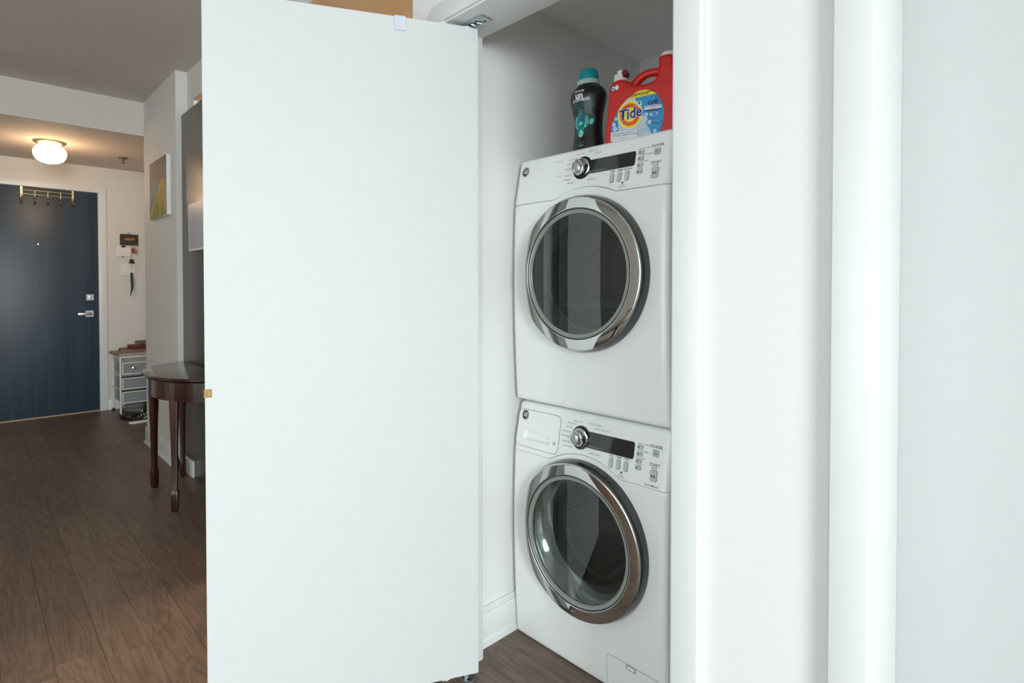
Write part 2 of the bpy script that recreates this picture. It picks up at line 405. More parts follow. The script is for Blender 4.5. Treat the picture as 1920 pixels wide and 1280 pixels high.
structure(box('wall_closet_left', (-1.575, -1.44, WY1, 2.32, 0, CEIL), M['wall']))
structure(box('wall_closet_back', (-1.44, -0.675, 2.20, 2.32, 0, CEIL), M['wall']))
structure(box('wall_closet_right', (-0.675, -0.555, WY1, 2.32, 0, CEIL), M['wall']))
structure(box('ceiling_closet', (-1.44, -0.675, WY1, 2.20, 2.25, 2.35), M['ceil']))
# jambs and casings of the closet opening
structure(boxes('trim_1', [(OPL - 0.02, OPL, WY0 - 0.012, WY1, 0, OPT + 0.02), (OPR, OPR + 0.02, WY0 - 0.012, WY1, 0, OPT + 0.02), (OPL, OPR, WY0 - 0.012, WY1, OPT, OPT + 0.02)], M['trim'], None, 0.0012))
CW = 0.064
structure(boxes('trim_2', [(OPL - CW, OPL - 0.006, WY0 - 0.02, WY0, 0, OPT + 0.006), (OPR + 0.006, OPR + CW, WY0 - 0.02, WY0, 0, OPT + 0.006), (OPL - CW, OPR + CW, WY0 - 0.02, WY0, OPT + 0.006, OPT + CW)], M['trim'], None, 0.002))
structure(boxes('trim_3', [(DWL - 0.02, DWL, WY0 - 0.012, 1.235, 0, 2.06), (DWR, DWR + 0.02, WY0 - 0.012, 1.235, 0, 2.06), (DWL, DWR, WY0 - 0.012, 1.235, 2.04, 2.06)], M['trim'], None, 0.0012))
structure(boxes('trim_4', [(DWL - 0.06, DWL - 0.003, WY0 - 0.022, WY0, 0, 2.045), (DWR + 0.003, DWR + 0.06, WY0 - 0.022, WY0, 0, 2.045), (DWL - 0.06, DWR + 0.06, WY0 - 0.022, WY0, 2.045, 2.103)], M['trim'], None, 0.002))
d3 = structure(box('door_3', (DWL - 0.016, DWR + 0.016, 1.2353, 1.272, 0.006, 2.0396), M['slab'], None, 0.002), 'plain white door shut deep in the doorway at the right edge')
lathe('handle', [(0.026, 0.0), (0.026, -0.012), (0.012, -0.014), (0.012, -0.04), (0.027, -0.046), (0.029, -0.06), (0.022, -0.07), (0.0, -0.072)], (DWR - 0.07, 1.236, 0.96), 'y', M['steel'], d3, 32)
# skirting inside the closet and along the plain wall
def skirt(name, b, flip=None):
    return structure(boxes(name, b, M['trim'], None, 0.0015))
skirt('baseboard_closet', [(-1.44, -1.427, WY1 + 0.001, 2.199, 0, 0.115), (-1.44, -1.431, WY1 + 0.001, 2.199, 0.115, 0.135), (-1.44, -1.421, WY1 + 0.001, 2.199, 0, 0.018)])
skirt('baseboard_right', [(OPR + CW, DWL - 0.06, WY0 - 0.013, WY0, 0, 0.115), (OPR + CW, DWL - 0.06, WY0 - 0.009, WY0, 0.115, 0.135), (OPR + CW, DWL - 0.06, WY0 - 0.02, WY0, 0, 0.018)])
# hall
XE = -6.83
structure(boxes('wall_entry', [(XE - 0.12, XE, 0.935, 1.50, 0, 2.42), (XE - 0.12, XE, -1.12, 0.02, 0, 2.42), (XE - 0.12, XE, 0.02, 0.935, 2.15, 2.42)], M['hallwall']))
structure(box('wall_alcove', (XE, -5.18, 1.38, 1.5, 0, 2.42), M['hallwall']))
structure(box('wall_hall', (-5.18, -4.25, 1.008, 1.5, 0, CEIL), M['hallwall']))
structure(box('wall_pillar', (-4.25, -4.097, 1.077, 1.5, 0, CEIL), M['hallwall']))
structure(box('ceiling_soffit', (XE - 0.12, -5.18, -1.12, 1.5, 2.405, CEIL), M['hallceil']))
structure(box('wall_left', (XE, -5.2, -1.12, -1.0, 0, CEIL), M['hallwall']))
structure(box('wall_side', (-5.2, -5.08, -3.1, -1.0, 0, CEIL), M['wall']))
structure(boxes('wall_back', [(-5.2, BW_X0, -3.22, -3.1, 0, CEIL), (BW_X1, 2.7, -3.22, -3.1, 0, CEIL), (BW_X0, BW_X1, -3.22, -3.1, 0, WIN_Z0), (BW_X0, BW_X1, -3.22, -3.1, WIN_Z1, CEIL)], M['wall']))
wf2 = structure(boxes('added_fill_window', [(BW_X0, BW_X0 + 0.05, -3.19, -3.13, WIN_Z0, WIN_Z1), (BW_X1 - 0.05, BW_X1, -3.19, -3.13, WIN_Z0, WIN_Z1), (BW_X0 + 0.05, BW_X1 - 0.05, -3.19, -3.13, WIN_Z0, WIN_Z0 + 0.05),
                                   (BW_X0 + 0.05, BW_X1 - 0.05, -3.19, -3.13, WIN_Z1 - 0.05, WIN_Z1), (-0.455, -0.395, -3.19, -3.13, WIN_Z0 + 0.05, WIN_Z1 - 0.05)], M['trim']))  # invented window, added to let fill light in from behind
for x0, x1 in ((BW_X0 + 0.05, -0.455), (-0.395, BW_X1 - 0.05)):
    box('pane', (x0, x1, -3.162, -3.158, WIN_Z0 + 0.05, WIN_Z1 - 0.05), M['pane'], wf2)
structure(box('wall_kitchen_back', (-4.25, -1.575, 3.3, 3.42, 0, CEIL), M['wall']))
structure(box('wall_kitchen_left', (-4.37, -4.25, 1.5, 3.42, 0, CEIL), M['wall']))
structure(box('wall_kitchen_right', (-1.575, -1.455, 2.32, 3.42, 0, CEIL), M['wall']))
BB = 0.985
skirt('baseboard_hall', [(-5.193, -4.237, 0.995, 1.008, 0, 0.105), (-5.193, -4.237, 0.999, 1.008, 0.105, 0.125), (-5.202, -4.228, 0.986, 1.008, 0, 0.018),
                         (-5.193, -5.18, 0.995, 1.38, 0, 0.105), (-5.202, -5.18, 0.986, 1.38, 0, 0.018), (-4.237, -4.010, 1.027, 1.0405, 0, 0.105), (-4.25, -4.237, 0.995, 1.04, 0, 0.105), (-4.25, -4.228, 0.986, 1.04, 0, 0.018)])
skirt('baseboard_entry', [(XE, XE + 0.013, 1.002, 1.38, 0, 0.095), (XE, XE + 0.02, 1.002, 1.38, 0, 0.015)])
# kitchen lintel: white face, honey-coloured edge under it
bk = structure(box('wall_kitchen_lintel', (-4.097, -1.575, 1.077, 1.110, 2.455, CEIL), M['hallwall']))
structure(boxes('trim_5', [(-4.097, -1.575, 1.0765, 1.1105, 2.446, 2.455), (-2.6, -1.575, 1.1105, 1.80, 2.446, 2.458)], M['honey'], None, 0.001))  # second board: tan colour stands in for warm light on the kitchen ceiling
# window wall with a wide window, to the right of the camera
structure(boxes('wall_right', [(WIN_X, WIN_X + 0.14, -3.22, WIN_Y0, 0, CEIL), (WIN_X, WIN_X + 0.14, WIN_Y1, WY1, 0, CEIL), (WIN_X, WIN_X + 0.14, WIN_Y0, WIN_Y1, 0, WIN_Z0), (WIN_X, WIN_X + 0.14, WIN_Y0, WIN_Y1, WIN_Z1, CEIL)], M['wall']))
wf = structure(boxes('window_1', [(WIN_X + 0.03, WIN_X + 0.09, WIN_Y0, WIN_Y0 + 0.05, WIN_Z0, WIN_Z1), (WIN_X + 0.03, WIN_X + 0.09, WIN_Y1 - 0.05, WIN_Y1, WIN_Z0, WIN_Z1),
                                  (WIN_X + 0.03, WIN_X + 0.09, WIN_Y0 + 0.05, WIN_Y1 - 0.05, WIN_Z0, WIN_Z0 + 0.05), (WIN_X + 0.03, WIN_X + 0.09, WIN_Y0 + 0.05, WIN_Y1 - 0.05, WIN_Z1 - 0.05, WIN_Z1),
                                  (WIN_X + 0.035, WIN_X + 0.085, -0.92, -0.87, WIN_Z0 + 0.05, WIN_Z1 - 0.05)], M['trim']))
for y0, y1 in ((WIN_Y0 + 0.05, -0.92), (-0.87, WIN_Y1 - 0.05)):
    box('pane', (WIN_X + 0.058, WIN_X + 0.062, y0, y1, WIN_Z0 + 0.05, WIN_Z1 - 0.05), M['pane'], wf)

# ------------------------------------------------------------------ the open closet door
DA = math.radians(63.8126 + 180)            # from pivot edge towards latch edge
DDIR = Vector((math.cos(DA), math.sin(DA), 0)); DN = Vector((-DDIR.y, DDIR.x, 0))   # DN: visible face normal
if DN.x < 0: DN = -DN
DP = Vector((-1.3255, 1.139, 0)); DL, DT, DZ0, DZ1 = 0.760, 0.035, 0.018, 2.0255
def dmap(u, v, w): return DP + DDIR * u + Vector((0, 0, v)) + DN * w      # w=0 is the visible face
def dbox(name, u0, u1, v0, v1, w0, w1, mat, parent, bevel=0.0):
    bm = bmesh.new(); bmesh.ops.create_cube(bm, size=1.0)
    for v in bm.verts:
        v.co = dmap((u0 + u1) / 2 + v.co.x * (u1 - u0), (v0 + v1) / 2 + v.co.z * (v1 - v0), (w0 + w1) / 2 + v.co.y * (w1 - w0))
    bmesh.ops.recalc_face_normals(bm, faces=bm.faces)
    if bevel: bmesh.ops.bevel(bm, geom=list(bm.edges), offset=bevel, segments=2, affect='EDGES')
    me = bpy.data.meshes.new(name); bm.to_mesh(me); bm.free()
    return link(name, me, mat, parent, bool(bevel), 40 if bevel else None)
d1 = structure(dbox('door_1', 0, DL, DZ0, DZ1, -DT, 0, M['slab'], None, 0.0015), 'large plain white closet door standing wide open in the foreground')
lp = dbox('latch_plate', DL - 0.0175, DL + 0.002, 0.930, 0.953, -0.02, 0.0015, M['oldbrass'], d1, 0.0008); lp['label'] = 'small aged brass latch plate on door edge'
dbox('pivot_pin', 0.030, 0.042, DZ1 - 0.001, OPT - 0.002, -0.024, -0.012, M['zinc'], d1, 0.001)
dbox('pivot_pin', 0.030, 0.042, 0.004, DZ0 + 0.002, -0.024, -0.012, M['zinc'], d1, 0.001)
# hook strap hanging over the top of the door
hk = thing('over_door_hook', 'small translucent white hook strap clipped over top of open closet door', 'hook', tuple(dmap(0.237, DZ1, 0)))
dbox('strap', 0.220, 0.253, DZ1 - 0.040, DZ1 + 0.002, 0.0005, 0.0025, M['hookwhite'], hk, 0.0008)
dbox('bridge', 0.220, 0.253, DZ1 + 0.0005, DZ1 + 0.0025, -DT - 0.003, 0.0025, M['hookwhite'], hk, 0.0008)
tube('hook', [dmap(0.2365, DZ1, -DT - 0.002), dmap(0.2365, DZ1 - 0.06, -DT - 0.003), dmap(0.2365, DZ1 - 0.085, -DT - 0.010), dmap(0.2365, DZ1 - 0.09, -DT - 0.022), dmap(0.2365, DZ1 - 0.075, -DT - 0.032)], 0.004, M['hookwhite'], hk)
# pivot brackets, floor and head
fb = thing('floor_pivot_bracket', 'small zinc pivot bracket on the floor under the open closet door', 'bracket', (-1.36, 1.12, 0))
def at_xy(cx, cy, ang):
    ca, sa = math.cos(ang), math.sin(ang)
    return lambda u, v, w: Vector((cx + u * ca - v * sa, cy + u * sa + v * ca, w))
fmap = at_xy(-1.352, 1.112, 0.0)
prism('plate', rrect(-0.028, 0.028, -0.016, 0.016, 0.003), lambda u, v, w: fmap(u, v, w + 0.0002), 0.004, M['zinc'], fb, 0.0008)
for u in (-0.012, 0.012): prism('slot', rrect(u - 0.006, u + 0.006, -0.006, 0.006, 0.002), lambda a, b, w: fmap(a, b, w + 0.0041), 0.0006, M['holedark'], fb)
hb = thing('head_pivot_bracket', 'small zinc pivot bracket with springs under the closet door head', 'bracket', (-1.32, 1.115, OPT))
hmap = lambda u, v, w: Vector((-1.318 + u, 1.122 + v, OPT - 0.0005 - w))
prism('plate', rrect(-0.055, 0.05, -0.022, 0.026, 0.003), hmap, 0.003, M['zinc'], hb, 0.0006)
for i in range(3): tube('spring', [hmap(-0.03 + 0.02 * i, -0.012 + 0.004 * i, 0.006), hmap(-0.02 + 0.02 * i, 0.010, 0.009)], 0.0045, M['zinc'], hb, 8)
for u, v in ((0.012, -0.006), (0.03, 0.012), (0.002, 0.014)): prism('hole', ellipse(u, v, 0.0045, 0.0035, 12), lambda a, b, w: hmap(a, b, w + 0.0031), 0.0005, M['holedark'], hb)

# ------------------------------------------------------------------ stacked laundry machines
XL, XR = -1.4235, -0.812
XC = -1.111
Y0, YB = 1.397, 2.02
RS = 0.018
def machine(kind, z0, h, zc, zs, label):
    """front-loading machine: kind 'washer' or 'dryer'; zc = door centre, zs = seam under the control panel"""
    z1 = z0 + h
    nm = 'washing_machine' if kind == 'washer' else 'tumble_dryer'
    R = thing(nm, label, 'washing machine' if kind == 'washer' else 'dryer', ((XL + XR) / 2, (Y0 + YB) / 2, z0))
    def seamz(x):
        d = x - XC; a = 0.272 if kind == 'dryer' else 0.2585
        arc = zc + math.sqrt(max(0, a * a - d * d)) if abs(d) < a else -9
        return max(zs, arc)
    def rnd(d, r): return r - math.sqrt(max(0.0, r * r - (r - d) ** 2)) if d < r else 0.0
    def base(x, z):
        t = 2 * (z - z0) / h - 1
        return Y0 - 0.016 * (1 - t * t)
    def fbody(x, z):
        y = base(x, z) + max(rnd(max(0, x - XL), RS), rnd(max(0, XR - x), RS))
        y = max(y, base(x, z) + rnd(max(0, z - z0), 0.014))
        y = max(y, base(x, z) + rnd(max(0, seamz(x) - z), 0.0025))
        return y
    def fpan(x, z):
        y = base(x, z) + 0.14 * (z - zs if z > zs else 0)
        return y
    # body front: polar net between the door hole and the outline
    HR = 0.212
    angs = [2 * PI * i / 144 for i in range(144)]
    for (cx, cz) in ((XL, z0), (XR, z0), (XL, zs), (XR, zs)): angs.append(math.atan2(cz - zc, cx - XC) % (2 * PI))
    angs = sorted(set(round(a, 5) for a in angs))
    def reach(a):
        c, s = math.cos(a), math.sin(a); lo, hi = 0.0, 1.5
        for _ in range(40):
            m = (lo + hi) / 2; x, z = XC + c * m, zc + s * m
            inside = XL <= x <= XR and z >= z0 and z <= seamz(min(max(x, XL), XR))
            if inside: lo = m
            else: hi = m
        return lo
    ts = [0, 0.25, 0.5, 0.7, 0.82, 0.89, 0.93, 0.96, 0.98, 0.992, 1.0]
    vs, fs = [], []; n = len(angs)
    rr = [reach(a) for a in angs]
    for t in ts:
        for a, r in zip(angs, rr):
            q = HR + (max(r, HR + 0.002) - HR) * t; x, z = XC + math.cos(a) * q, zc + math.sin(a) * q
            vs.append((x, fbody(x, z), z))
    for a, r in zip(angs, rr):
        x, z = XC + math.cos(a) * max(r, HR + 0.002), zc + math.sin(a) * max(r, HR + 0.002); vs.append((x, YB, z))
    for j in range(len(ts)):
        for i in range(n):
            k = (i + 1) % n; fs.append((j * n + i, j * n + k, (j + 1) * n + k, (j + 1) * n + i))
    from_py('cabinet', vs, fs, M['enamel'], R, True, 40)
    # control panel
    xs = [XL + RS * (1 - math.cos(PI / 2 * i / 6)) for i in range(7)]
    xs = xs + [XL + RS + (XR - XL - 2 * RS) * i / 60 for i in range(1, 60)] + [XL + XR - v for v in reversed(xs)]
    vs, fs = [], []; rows = []
    g = 0.0016
    ptop = z1 - 0.006
    for x in xs:
        zb = seamz(x) + g
        side = max(rnd(max(0, x - XL), RS), rnd(max(0, XR - x), RS))
        col = [(x, YB, zb), (x, fpan(x, zb) + side + 0.02, zb), (x, fpan(x, zb) + side + 0.0012, zb), (x, fpan(x, zb) + side, zb + 0.0012)]
        rt = 0.014
        for i in range(1, 9):
            z = zb + 0.0012 + (ptop - rt - zb) * i / 8; col.append((x, fpan(x, z) + side, z))
        yb = fpan(x, ptop - rt) + side
        for i in range(1, 6):
            a = PI / 2 * i / 5; drop = rnd(max(0, x - XL), 0.02) + rnd(max(0, XR - x), 0.02)
            col.append((x, yb + rt * (1 - math.cos(a)), ptop - rt + rt * math.sin(a) - min(drop, 0.012) * math.sin(a)))
        col.append((x, YB, ptop - min(drop, 0.012)))
        rows.append(col)
    m = len(rows[0])
    for c in rows: vs += c
    for i in range(len(rows) - 1):
        for j in range(m - 1): fs.append((i * m + j, (i + 1) * m + j, (i + 1) * m + j + 1, i * m + j + 1))
    fs.append(tuple(range(m))); fs.append(tuple((len(rows) - 1) * m + j for j in range(m)))
    if kind == 'washer':      # opening behind the hand recess of the detergent drawer
        def inside(f):
            if len(f) != 4: return False
            cx = sum(vs[i][0] for i in f) / 4; cz = sum(vs[i][2] for i in f) / 4; cy = sum(vs[i][1] for i in f) / 4
            return -1.398 < cx < -1.240 and 0.688 < cz < 0.770 and cy < Y0 + 0.05
        fs = [f for f in fs if not inside(f)]
    from_py('control_panel', vs, fs, M['panelwhite'], R, True, 40)
    P = lambda u, v, w: Vector((u, fpan(u, v) - w, v))
    # door: chrome ring, grey clear ring, glass, then what lies behind
    yf = base(XC, zc)                                        # body face at the door
    lathe('door_ring', [(0.2015, 1.351 - yf), (0.2022, 1.3462 - yf), (0.2038, 1.3449 - yf), (0.2050, 1.3447 - yf), (0.2060, 1.3447 - yf), (0.2334, 1.3450 - yf), (0.2345, 1.3452 - yf), (0.2362, 1.3460 - yf), (0.2380, 1.3475 - yf), (0.2390, 1.3500 - yf)],
          (XC, yf, zc), 'y', M['chrome'], R, 160, auto=60, closed_ends=False)
    lathe('ring_side', [(0.2388, 1.3494 - yf), (0.2405, 1.3530 - yf), (0.2430, 1.3610 - yf), (0.2450, 1.3720 - yf), (0.2460, 1.3920 - yf)], (XC, yf, zc), 'y', M['ring_dark'], R, 160, auto=60, closed_ends=False)
    dg = lathe('door_glass', [(0.0001, 1.3505 - yf), (0.06, 1.35065 - yf), (0.12, 1.3512 - yf), (0.1885, 1.3525 - yf)], (XC, yf, zc), 'y', M['glass_dry'] if kind == 'dryer' else M['glass_wash'], R, 96, closed_ends=False)
    dg['label'] = 'round dark glass' if kind == 'dryer' else 'round clear glass'
    lathe('glass_rim', [(0.1865, 1.360 - yf), (0.1868, 1.3520 - yf), (0.1880, 1.3505 - yf), (0.1900, 1.3512 - yf), (0.1965, 1.3485 - yf), (0.1990, 1.3470 - yf), (0.2005, 1.3485 - yf), (0.2005, 1.362 - yf)], (XC, yf, zc), 'y', M['trim_ring'], R, 128, auto=60, closed_ends=False)
    tube('rim_bead', [(XC + 0.2010 * math.cos(2 * PI * i / 96), 1.3450, zc + 0.2010 * math.sin(2 * PI * i / 96)) for i in range(96)], 0.0010, M['rubber'], R, 6, True)
    if kind == 'dryer':
        lathe('door_funnel', [(0.1868, 1.358 - yf), (0.182, 1.385 - yf), (0.185, 1.43 - yf)], (XC, yf, zc), 'y', M['drum_grey'], R, 96, closed_ends=False)
        lathe('drum', [(0.185, 1.43 - yf), (0.27, 1.44 - yf), (0.272, 1.92 - yf), (0.25, 1.94 - yf), (0.0001, 1.94 - yf)], (XC, yf, zc + 0.01), 'y', M['drum_grey'], R, 96, closed_ends=False)
        tube('drum_lip', [(XC - 0.02 + 0.135 * math.cos(2 * PI * i / 72), 1.62, zc + 0.005 + 0.150 * math.sin(2 * PI * i / 72)) for i in range(72)], 0.0022, M['chrome_dark'], R, 6, True)
        box('lint_grille', (XC - 0.13, XC + 0.15, 1.415, 1.425, zc - 0.105, zc - 0.085), M['rubber'], R, 0.002)
    else:
        lathe('door_bowl', [(0.1868, 1.358 - yf), (0.180, 1.363 - yf), (0.160, 1.396 - yf), (0.152, 1.412 - yf)], (XC + 0.004, yf, zc), 'y', M['bowl'], R, 96, closed_ends=False)
        lathe('gasket', [(0.152, 1.412 - yf), (0.153, 1.430 - yf), (0.172, 1.435 - yf), (0.176, 1.49 - yf), (0.166, 1.50 - yf)], (XC + 0.004, yf, zc), 'y', M['rubber'], R, 96, closed_ends=False)
        lathe('drum', [(0.166, 1.50 - yf), (0.235, 1.505 - yf), (0.238, 1.84 - yf), (0.21, 1.87 - yf), (0.12, 1.86 - yf), (0.0001, 1.85 - yf)], (XC, yf, zc), 'y', M['drum'], R, 96, closed_ends=False)
        for k in range(3):
            a = math.radians(25 + 120 * k); c = Vector((XC + 0.21 * math.cos(a), 0, zc + 0.21 * math.sin(a)))
            tube('drum_paddle', [(c.x, 1.53, c.z), (c.x * 0.97 + XC * 0.03, 1.6, c.z * 0.97 + zc * 0.03), (c.x, 1.80, c.z)], [0.016, 0.026, 0.02], M['drum_grey'], R, 10)
    # dial on its black bezel, display strip
    kz = z0 + (1.606 - 0.833 if kind == 'dryer' else 0.7475)
    kx = -1.128 if kind == 'dryer' else -1.132
    dz0, dz1 = (kz - 0.024, kz + 0.020) if kind == 'dryer' else (kz - 0.025, kz + 0.024)
    r = 0.0365; a0 = math.asin((dz1 - kz) / r); a1 = math.asin((dz0 - kz) / r)
    poly = [(kx + r * math.cos(a), kz + r * math.sin(a)) for a in [a0 + (2 * PI + a1 - a0) * i / 40 for i in range(41)]]
    xe = -0.931
    for cx, cz, s in ((xe - 0.007, dz0 + 0.007, 270), (xe - 0.007, dz1 - 0.007, 0)):
        for i in range(6): t = math.radians(s + 90 * i / 5); poly.append((cx + 0.007 * math.cos(t), cz + 0.007 * math.sin(t)))
    bz = prism('dial_bezel', poly, P, 0.0016, M['blackgloss'], R); bz['label'] = 'glossy black dial bezel and display strip'
    wx = -1.035
    prism('display', rrect(wx, xe - 0.003, dz0 + 0.003, dz1 - 0.003, 0.005), lambda u, v, w: P(u, v, w + 0.0016), 0.0004, M['blackwin'], bz)
    text('lettering', 'RECOMMENDED SENSOR' if kind == 'dryer' else 'RECOMMENDED LOAD', 0.0052, lambda u, v, w: P(u, v, w + 0.0016), M['ink_pale'], bz, (-1.066, dz0 + 0.006))
    kn = lathe('dial', [(0.0305, 0.0), (0.0305, -0.0030), (0.0285, -0.0045), (0.0265, -0.0050), (0.0255, -0.010), (0.0245, -0.020), (0.0225, -0.0245), (0.0200, -0.0255), (0.0, -0.0255)], (kx, fpan(kx, kz) - 0.0016, kz), 'y', M['chrome'], R, 64)
    kn['label'] = 'chrome dial'
    yk = fpan(kx, kz) - 0.0016 - 0.0255
    lathe('dial_skirt', [(0.0258, 0.0), (0.0254, -0.006), (0.0249, -0.0125), (0.0246, -0.0125)], (kx, yk + 0.0205, kz), 'y', M['blackwin'], kn, 48, closed_ends=False)
    prism('grip', ellipse(kx, kz, 0.0095, 0.0205, 28, 0.12), lambda u, v, w: Vector((u, yk + 0.002 - w, v)), 0.0085, M['steel'], kn, 0.003)
    # printed words round the dial
    def word(s, x, z, sz=0.0058, al='CENTER', m='ink', **kw): return text('lettering', s, sz, P, M[m], R, (x, z), al, **kw)
    if kind == 'dryer':
        for s, x, dz in (('BULKY ITEMS', -1.145, 0.048), ('MIXED LOAD', -1.094, 0.050), ('COTTONS', -1.073, 0.040)): word(s, x, kz + dz)
        for s, x, dz in (('ACTIVE WEAR', -1.152, 0.034), ('DELICATES', -1.166, 0.020), ('EASY CARE', -1.172, 0.004), ('WARM UP', -1.172, -0.018), ('DEWRINKLE', -1.169, -0.032), ('TIMED DRY', -1.157, -0.044)): word(s, x, kz + dz, al='RIGHT')
        word('SPEED DRY', -1.088, kz - 0.043)
        for s, dz in (('SENSOR DRY', 0.036), ('TIME DRY', -0.014)): word(s, -1.215, kz + dz, 0.006, 'RIGHT', 'ink_pale')
    else:
        for s, x, dz in (('BULKY ITEMS', -1.150, 0.046), ('COLORS / NORMAL', -1.080, 0.048), ('WHITES / HEAVY DUTY', -1.052, 0.036)): word(s, x, kz + dz)
        for s, x, dz in (('ACTIVE WEAR', -1.156, 0.037), ('DELICATES', -1.170, 0.024), ('HAND WASH', -1.177, 0.009), ('SPEED WASH', -1.178, -0.006), ('RINSE & SPIN', -1.172, -0.022), ('DRAIN & SPIN', -1.162, -0.036)): word(s, x, kz + dz, al='RIGHT')
        word('BASKET CLEAN', -1.072, kz - 0.040)
    # the three option keys under the display, the four at its side
    def key(x0, x1, za, zb, rad, nm='button', t=0.0022):
        prism('button_well', rrect(x0 - 0.0012, x1 + 0.0012, za - 0.0012, zb + 0.0012, rad + 0.001), P, 0.0006, M['btn_edge'], R)
        return prism(nm, rrect(x0, x1, za, zb, rad), P, t, M['grey_btn'], R, 0.0007)
    bzc = kz - 0.050
    for s, x in zip(('TIME', 'TEMP', 'SENSOR') if kind == 'dryer' else ('SOIL', 'TEMP', 'SPIN'), (-1.008, -0.981, -0.954)):
        key(x - 0.0065, x + 0.0065, bzc - 0.0145, bzc + 0.0125, 0.0045); word(s, x, bzc + 0.0195, 0.0082, 'CENTER', 'ink', fat=0.0001)
    prism('button_mark', ellipse(-0.9675, bzc - 0.020, 0.003, 0.003, 14), P, 0.0005, M['ink_dark'], R)
    word('LOCK', -0.9675, bzc - 0.027, 0.0058); word('CONTROL', -0.9675, bzc - 0.033, 0.0058)
    side = ('DRUM LIGHT', 'EXTEND TUMBLE', 'DAMP ALERT', 'SIGNAL') if kind == 'dryer' else ('DELAY START', 'EXTRA RINSE', 'MY CYCLE', 'SIGNAL')
    for i, s in enumerate(side):
        z = kz + 0.0135 - 0.0195 * i
        key(-0.9215, -0.9035, z - 0.0045, z + 0.0045, 0.003); prism('button_mark', ellipse(-0.9165, z, 0.0022, 0.0025, 12), lambda u, v, w: P(u, v, w + 0.0022), 0.0003, M['ink_dark'], R)
        word(s, -0.9215, z + 0.0095, 0.0062, 'LEFT')
    px = -0.8600
    word('POWER', px, kz + 0.024, 0.0115, fat=0.0002)
    b = key(px - 0.0095, px + 0.0095, kz - 0.002, kz + 0.015, 0.004, 'power_button')
    PB = lambda u, v, w: P(u, v, w + 0.0022)
    ring = [(px + 0.0042 * math.cos(math.radians(90 + 40 + 280 * i / 24)), kz + 0.006 + 0.0042 * math.sin(math.radians(130 + 280 * i / 24))) for i in range(25)]
    tube('power_symbol', [PB(u, v, 0.0002) for u, v in ring], 0.0006, M['ink_dark'], b, 6)
    prism('power_symbol', [(px - 0.0006, kz + 0.006), (px + 0.0006, kz + 0.006), (px + 0.0006, kz + 0.0115), (px - 0.0006, kz + 0.0115)], PB, 0.0005, M['ink_dark'], b)
    word('START', px, kz - 0.026, 0.0115, fat=0.0002); word('PAUSE', px, kz - 0.034, 0.0068, fat=0.0001)
    b = key(px - 0.0105, px + 0.0105, kz - 0.070, kz - 0.040, 0.004, 'start_button')
    cz = kz - 0.056
    prism('start_symbol', [(px - 0.006, cz - 0.0042), (px + 0.0002, cz), (px - 0.006, cz + 0.0042)], PB, 0.0005, M['ink_dark'], b)
    for dx in (0.0022, 0.005): prism('start_symbol', [(px + dx - 0.0008, cz - 0.0042), (px + dx + 0.0008, cz - 0.0042), (px + dx + 0.0008, cz + 0.0042), (px + dx - 0.0008, cz + 0.0042)], PB, 0.0005, M['ink_dark'], b)
    # round maker's emblem: two letters twined in a ring
    lx, lz = -1.3825, (z0 + 0.796 if kind == 'dryer' else z0 + 0.7795)
    Q = P
    em = prism('emblem', ellipse(lx, lz, 0.0185, 0.0195, 40), P, 0.0036 if kind == 'washer' else 0.0022, M['plastic_w'], R, 0.001); em['label'] = 'round silver maker emblem'
    off = 0.0036 if kind == 'washer' else 0.0022
    EM = lambda u, v, w: P(u, v, w + off)
    prism('emblem_disc', ellipse(lx, lz, 0.0155, 0.0165, 40), EM, 0.0004, M['ink_dark'], em)
    tube('emblem_ring', [EM(u, v, 0.0006) for u, v in ellipse(lx, lz, 0.0135, 0.0145, 36)], 0.0005, M['ink_white'], em, 6, True)
    text('emblem_letters', 'G', 0.019, EM, M['ink_white'], em, (lx - 0.0036, lz + 0.001), fat=0.0004, lift=0.0007, shear=0.25, xs=0.85)
    text('emblem_letters', 'E', 0.019, EM, M['ink_white'], em, (lx + 0.0046, lz - 0.001), fat=0.0004, lift=0.0007, shear=0.25, xs=0.85)
    if kind == 'washer':
        # detergent drawer front, its hand recess and its mark
        D0, D1, E0, E1 = -1.414, -1.2215, 0.6745, 0.797
        out = rrect(D0, D1, E0, E1, 0.018, 6); inn = rrect(-1.380, -1.2605, 0.697, 0.729, 0.005, 6); n = len(out); vs = []
        t = 0.0022
        vs += [P(u, v, 0.0003) for u, v in out] + [P(u, v, t - 0.001) for u, v in out]
        sh = [(u + (-1.32 - u) * 0.008, v + (0.735 - v) * 0.012) for u, v in out]
        vs += [P(u, v, t) for u, v in sh] + [P(u, v, t) for u, v in inn]
        deep = [(u * 0.94 + -1.32 * 0.06, 0.702 + (v - 0.697) * 0.8) for u, v in inn]
        vs += [P(u, v, -0.016 if v > 0.713 else -0.010) for u, v in deep]
        fs = []
        for j in range(4):
            for i in range(n): k = (i + 1) % n; fs.append((j * n + i, j * n + k, (j + 1) * n + k, (j + 1) * n + i))
        fs.append(tuple(4 * n + i for i in range(n)))
        dr = from_py('detergent_drawer', vs, fs, M['panelwhite'], R, True, 30)
        prism('drawer_mark', [(-1.243, 0.703), (-1.233, 0.703), (-1.233, 0.713), (-1.243, 0.713)], P, t + 0.0003, M['ink_pale'], dr)
        tube('drawer_gap_shade', [P(u, v, 0.0002) for u, v in rrect(D0 - 0.001, D1 + 0.001, E0 - 0.001, E1 + 0.001, 0.019, 6)], 0.0007, M['seam'], R, 6, True)  # grey bead painted as the shade in the gap round the drawer
        B = lambda u, v, w: Vector((u, base(u, v) - w, v))
        fc = prism('filter_cover', rrect(-1.018, -0.832, 0.012, 0.113, 0.012, 5), B, 0.0016, M['enamel'], R, 0.0008)
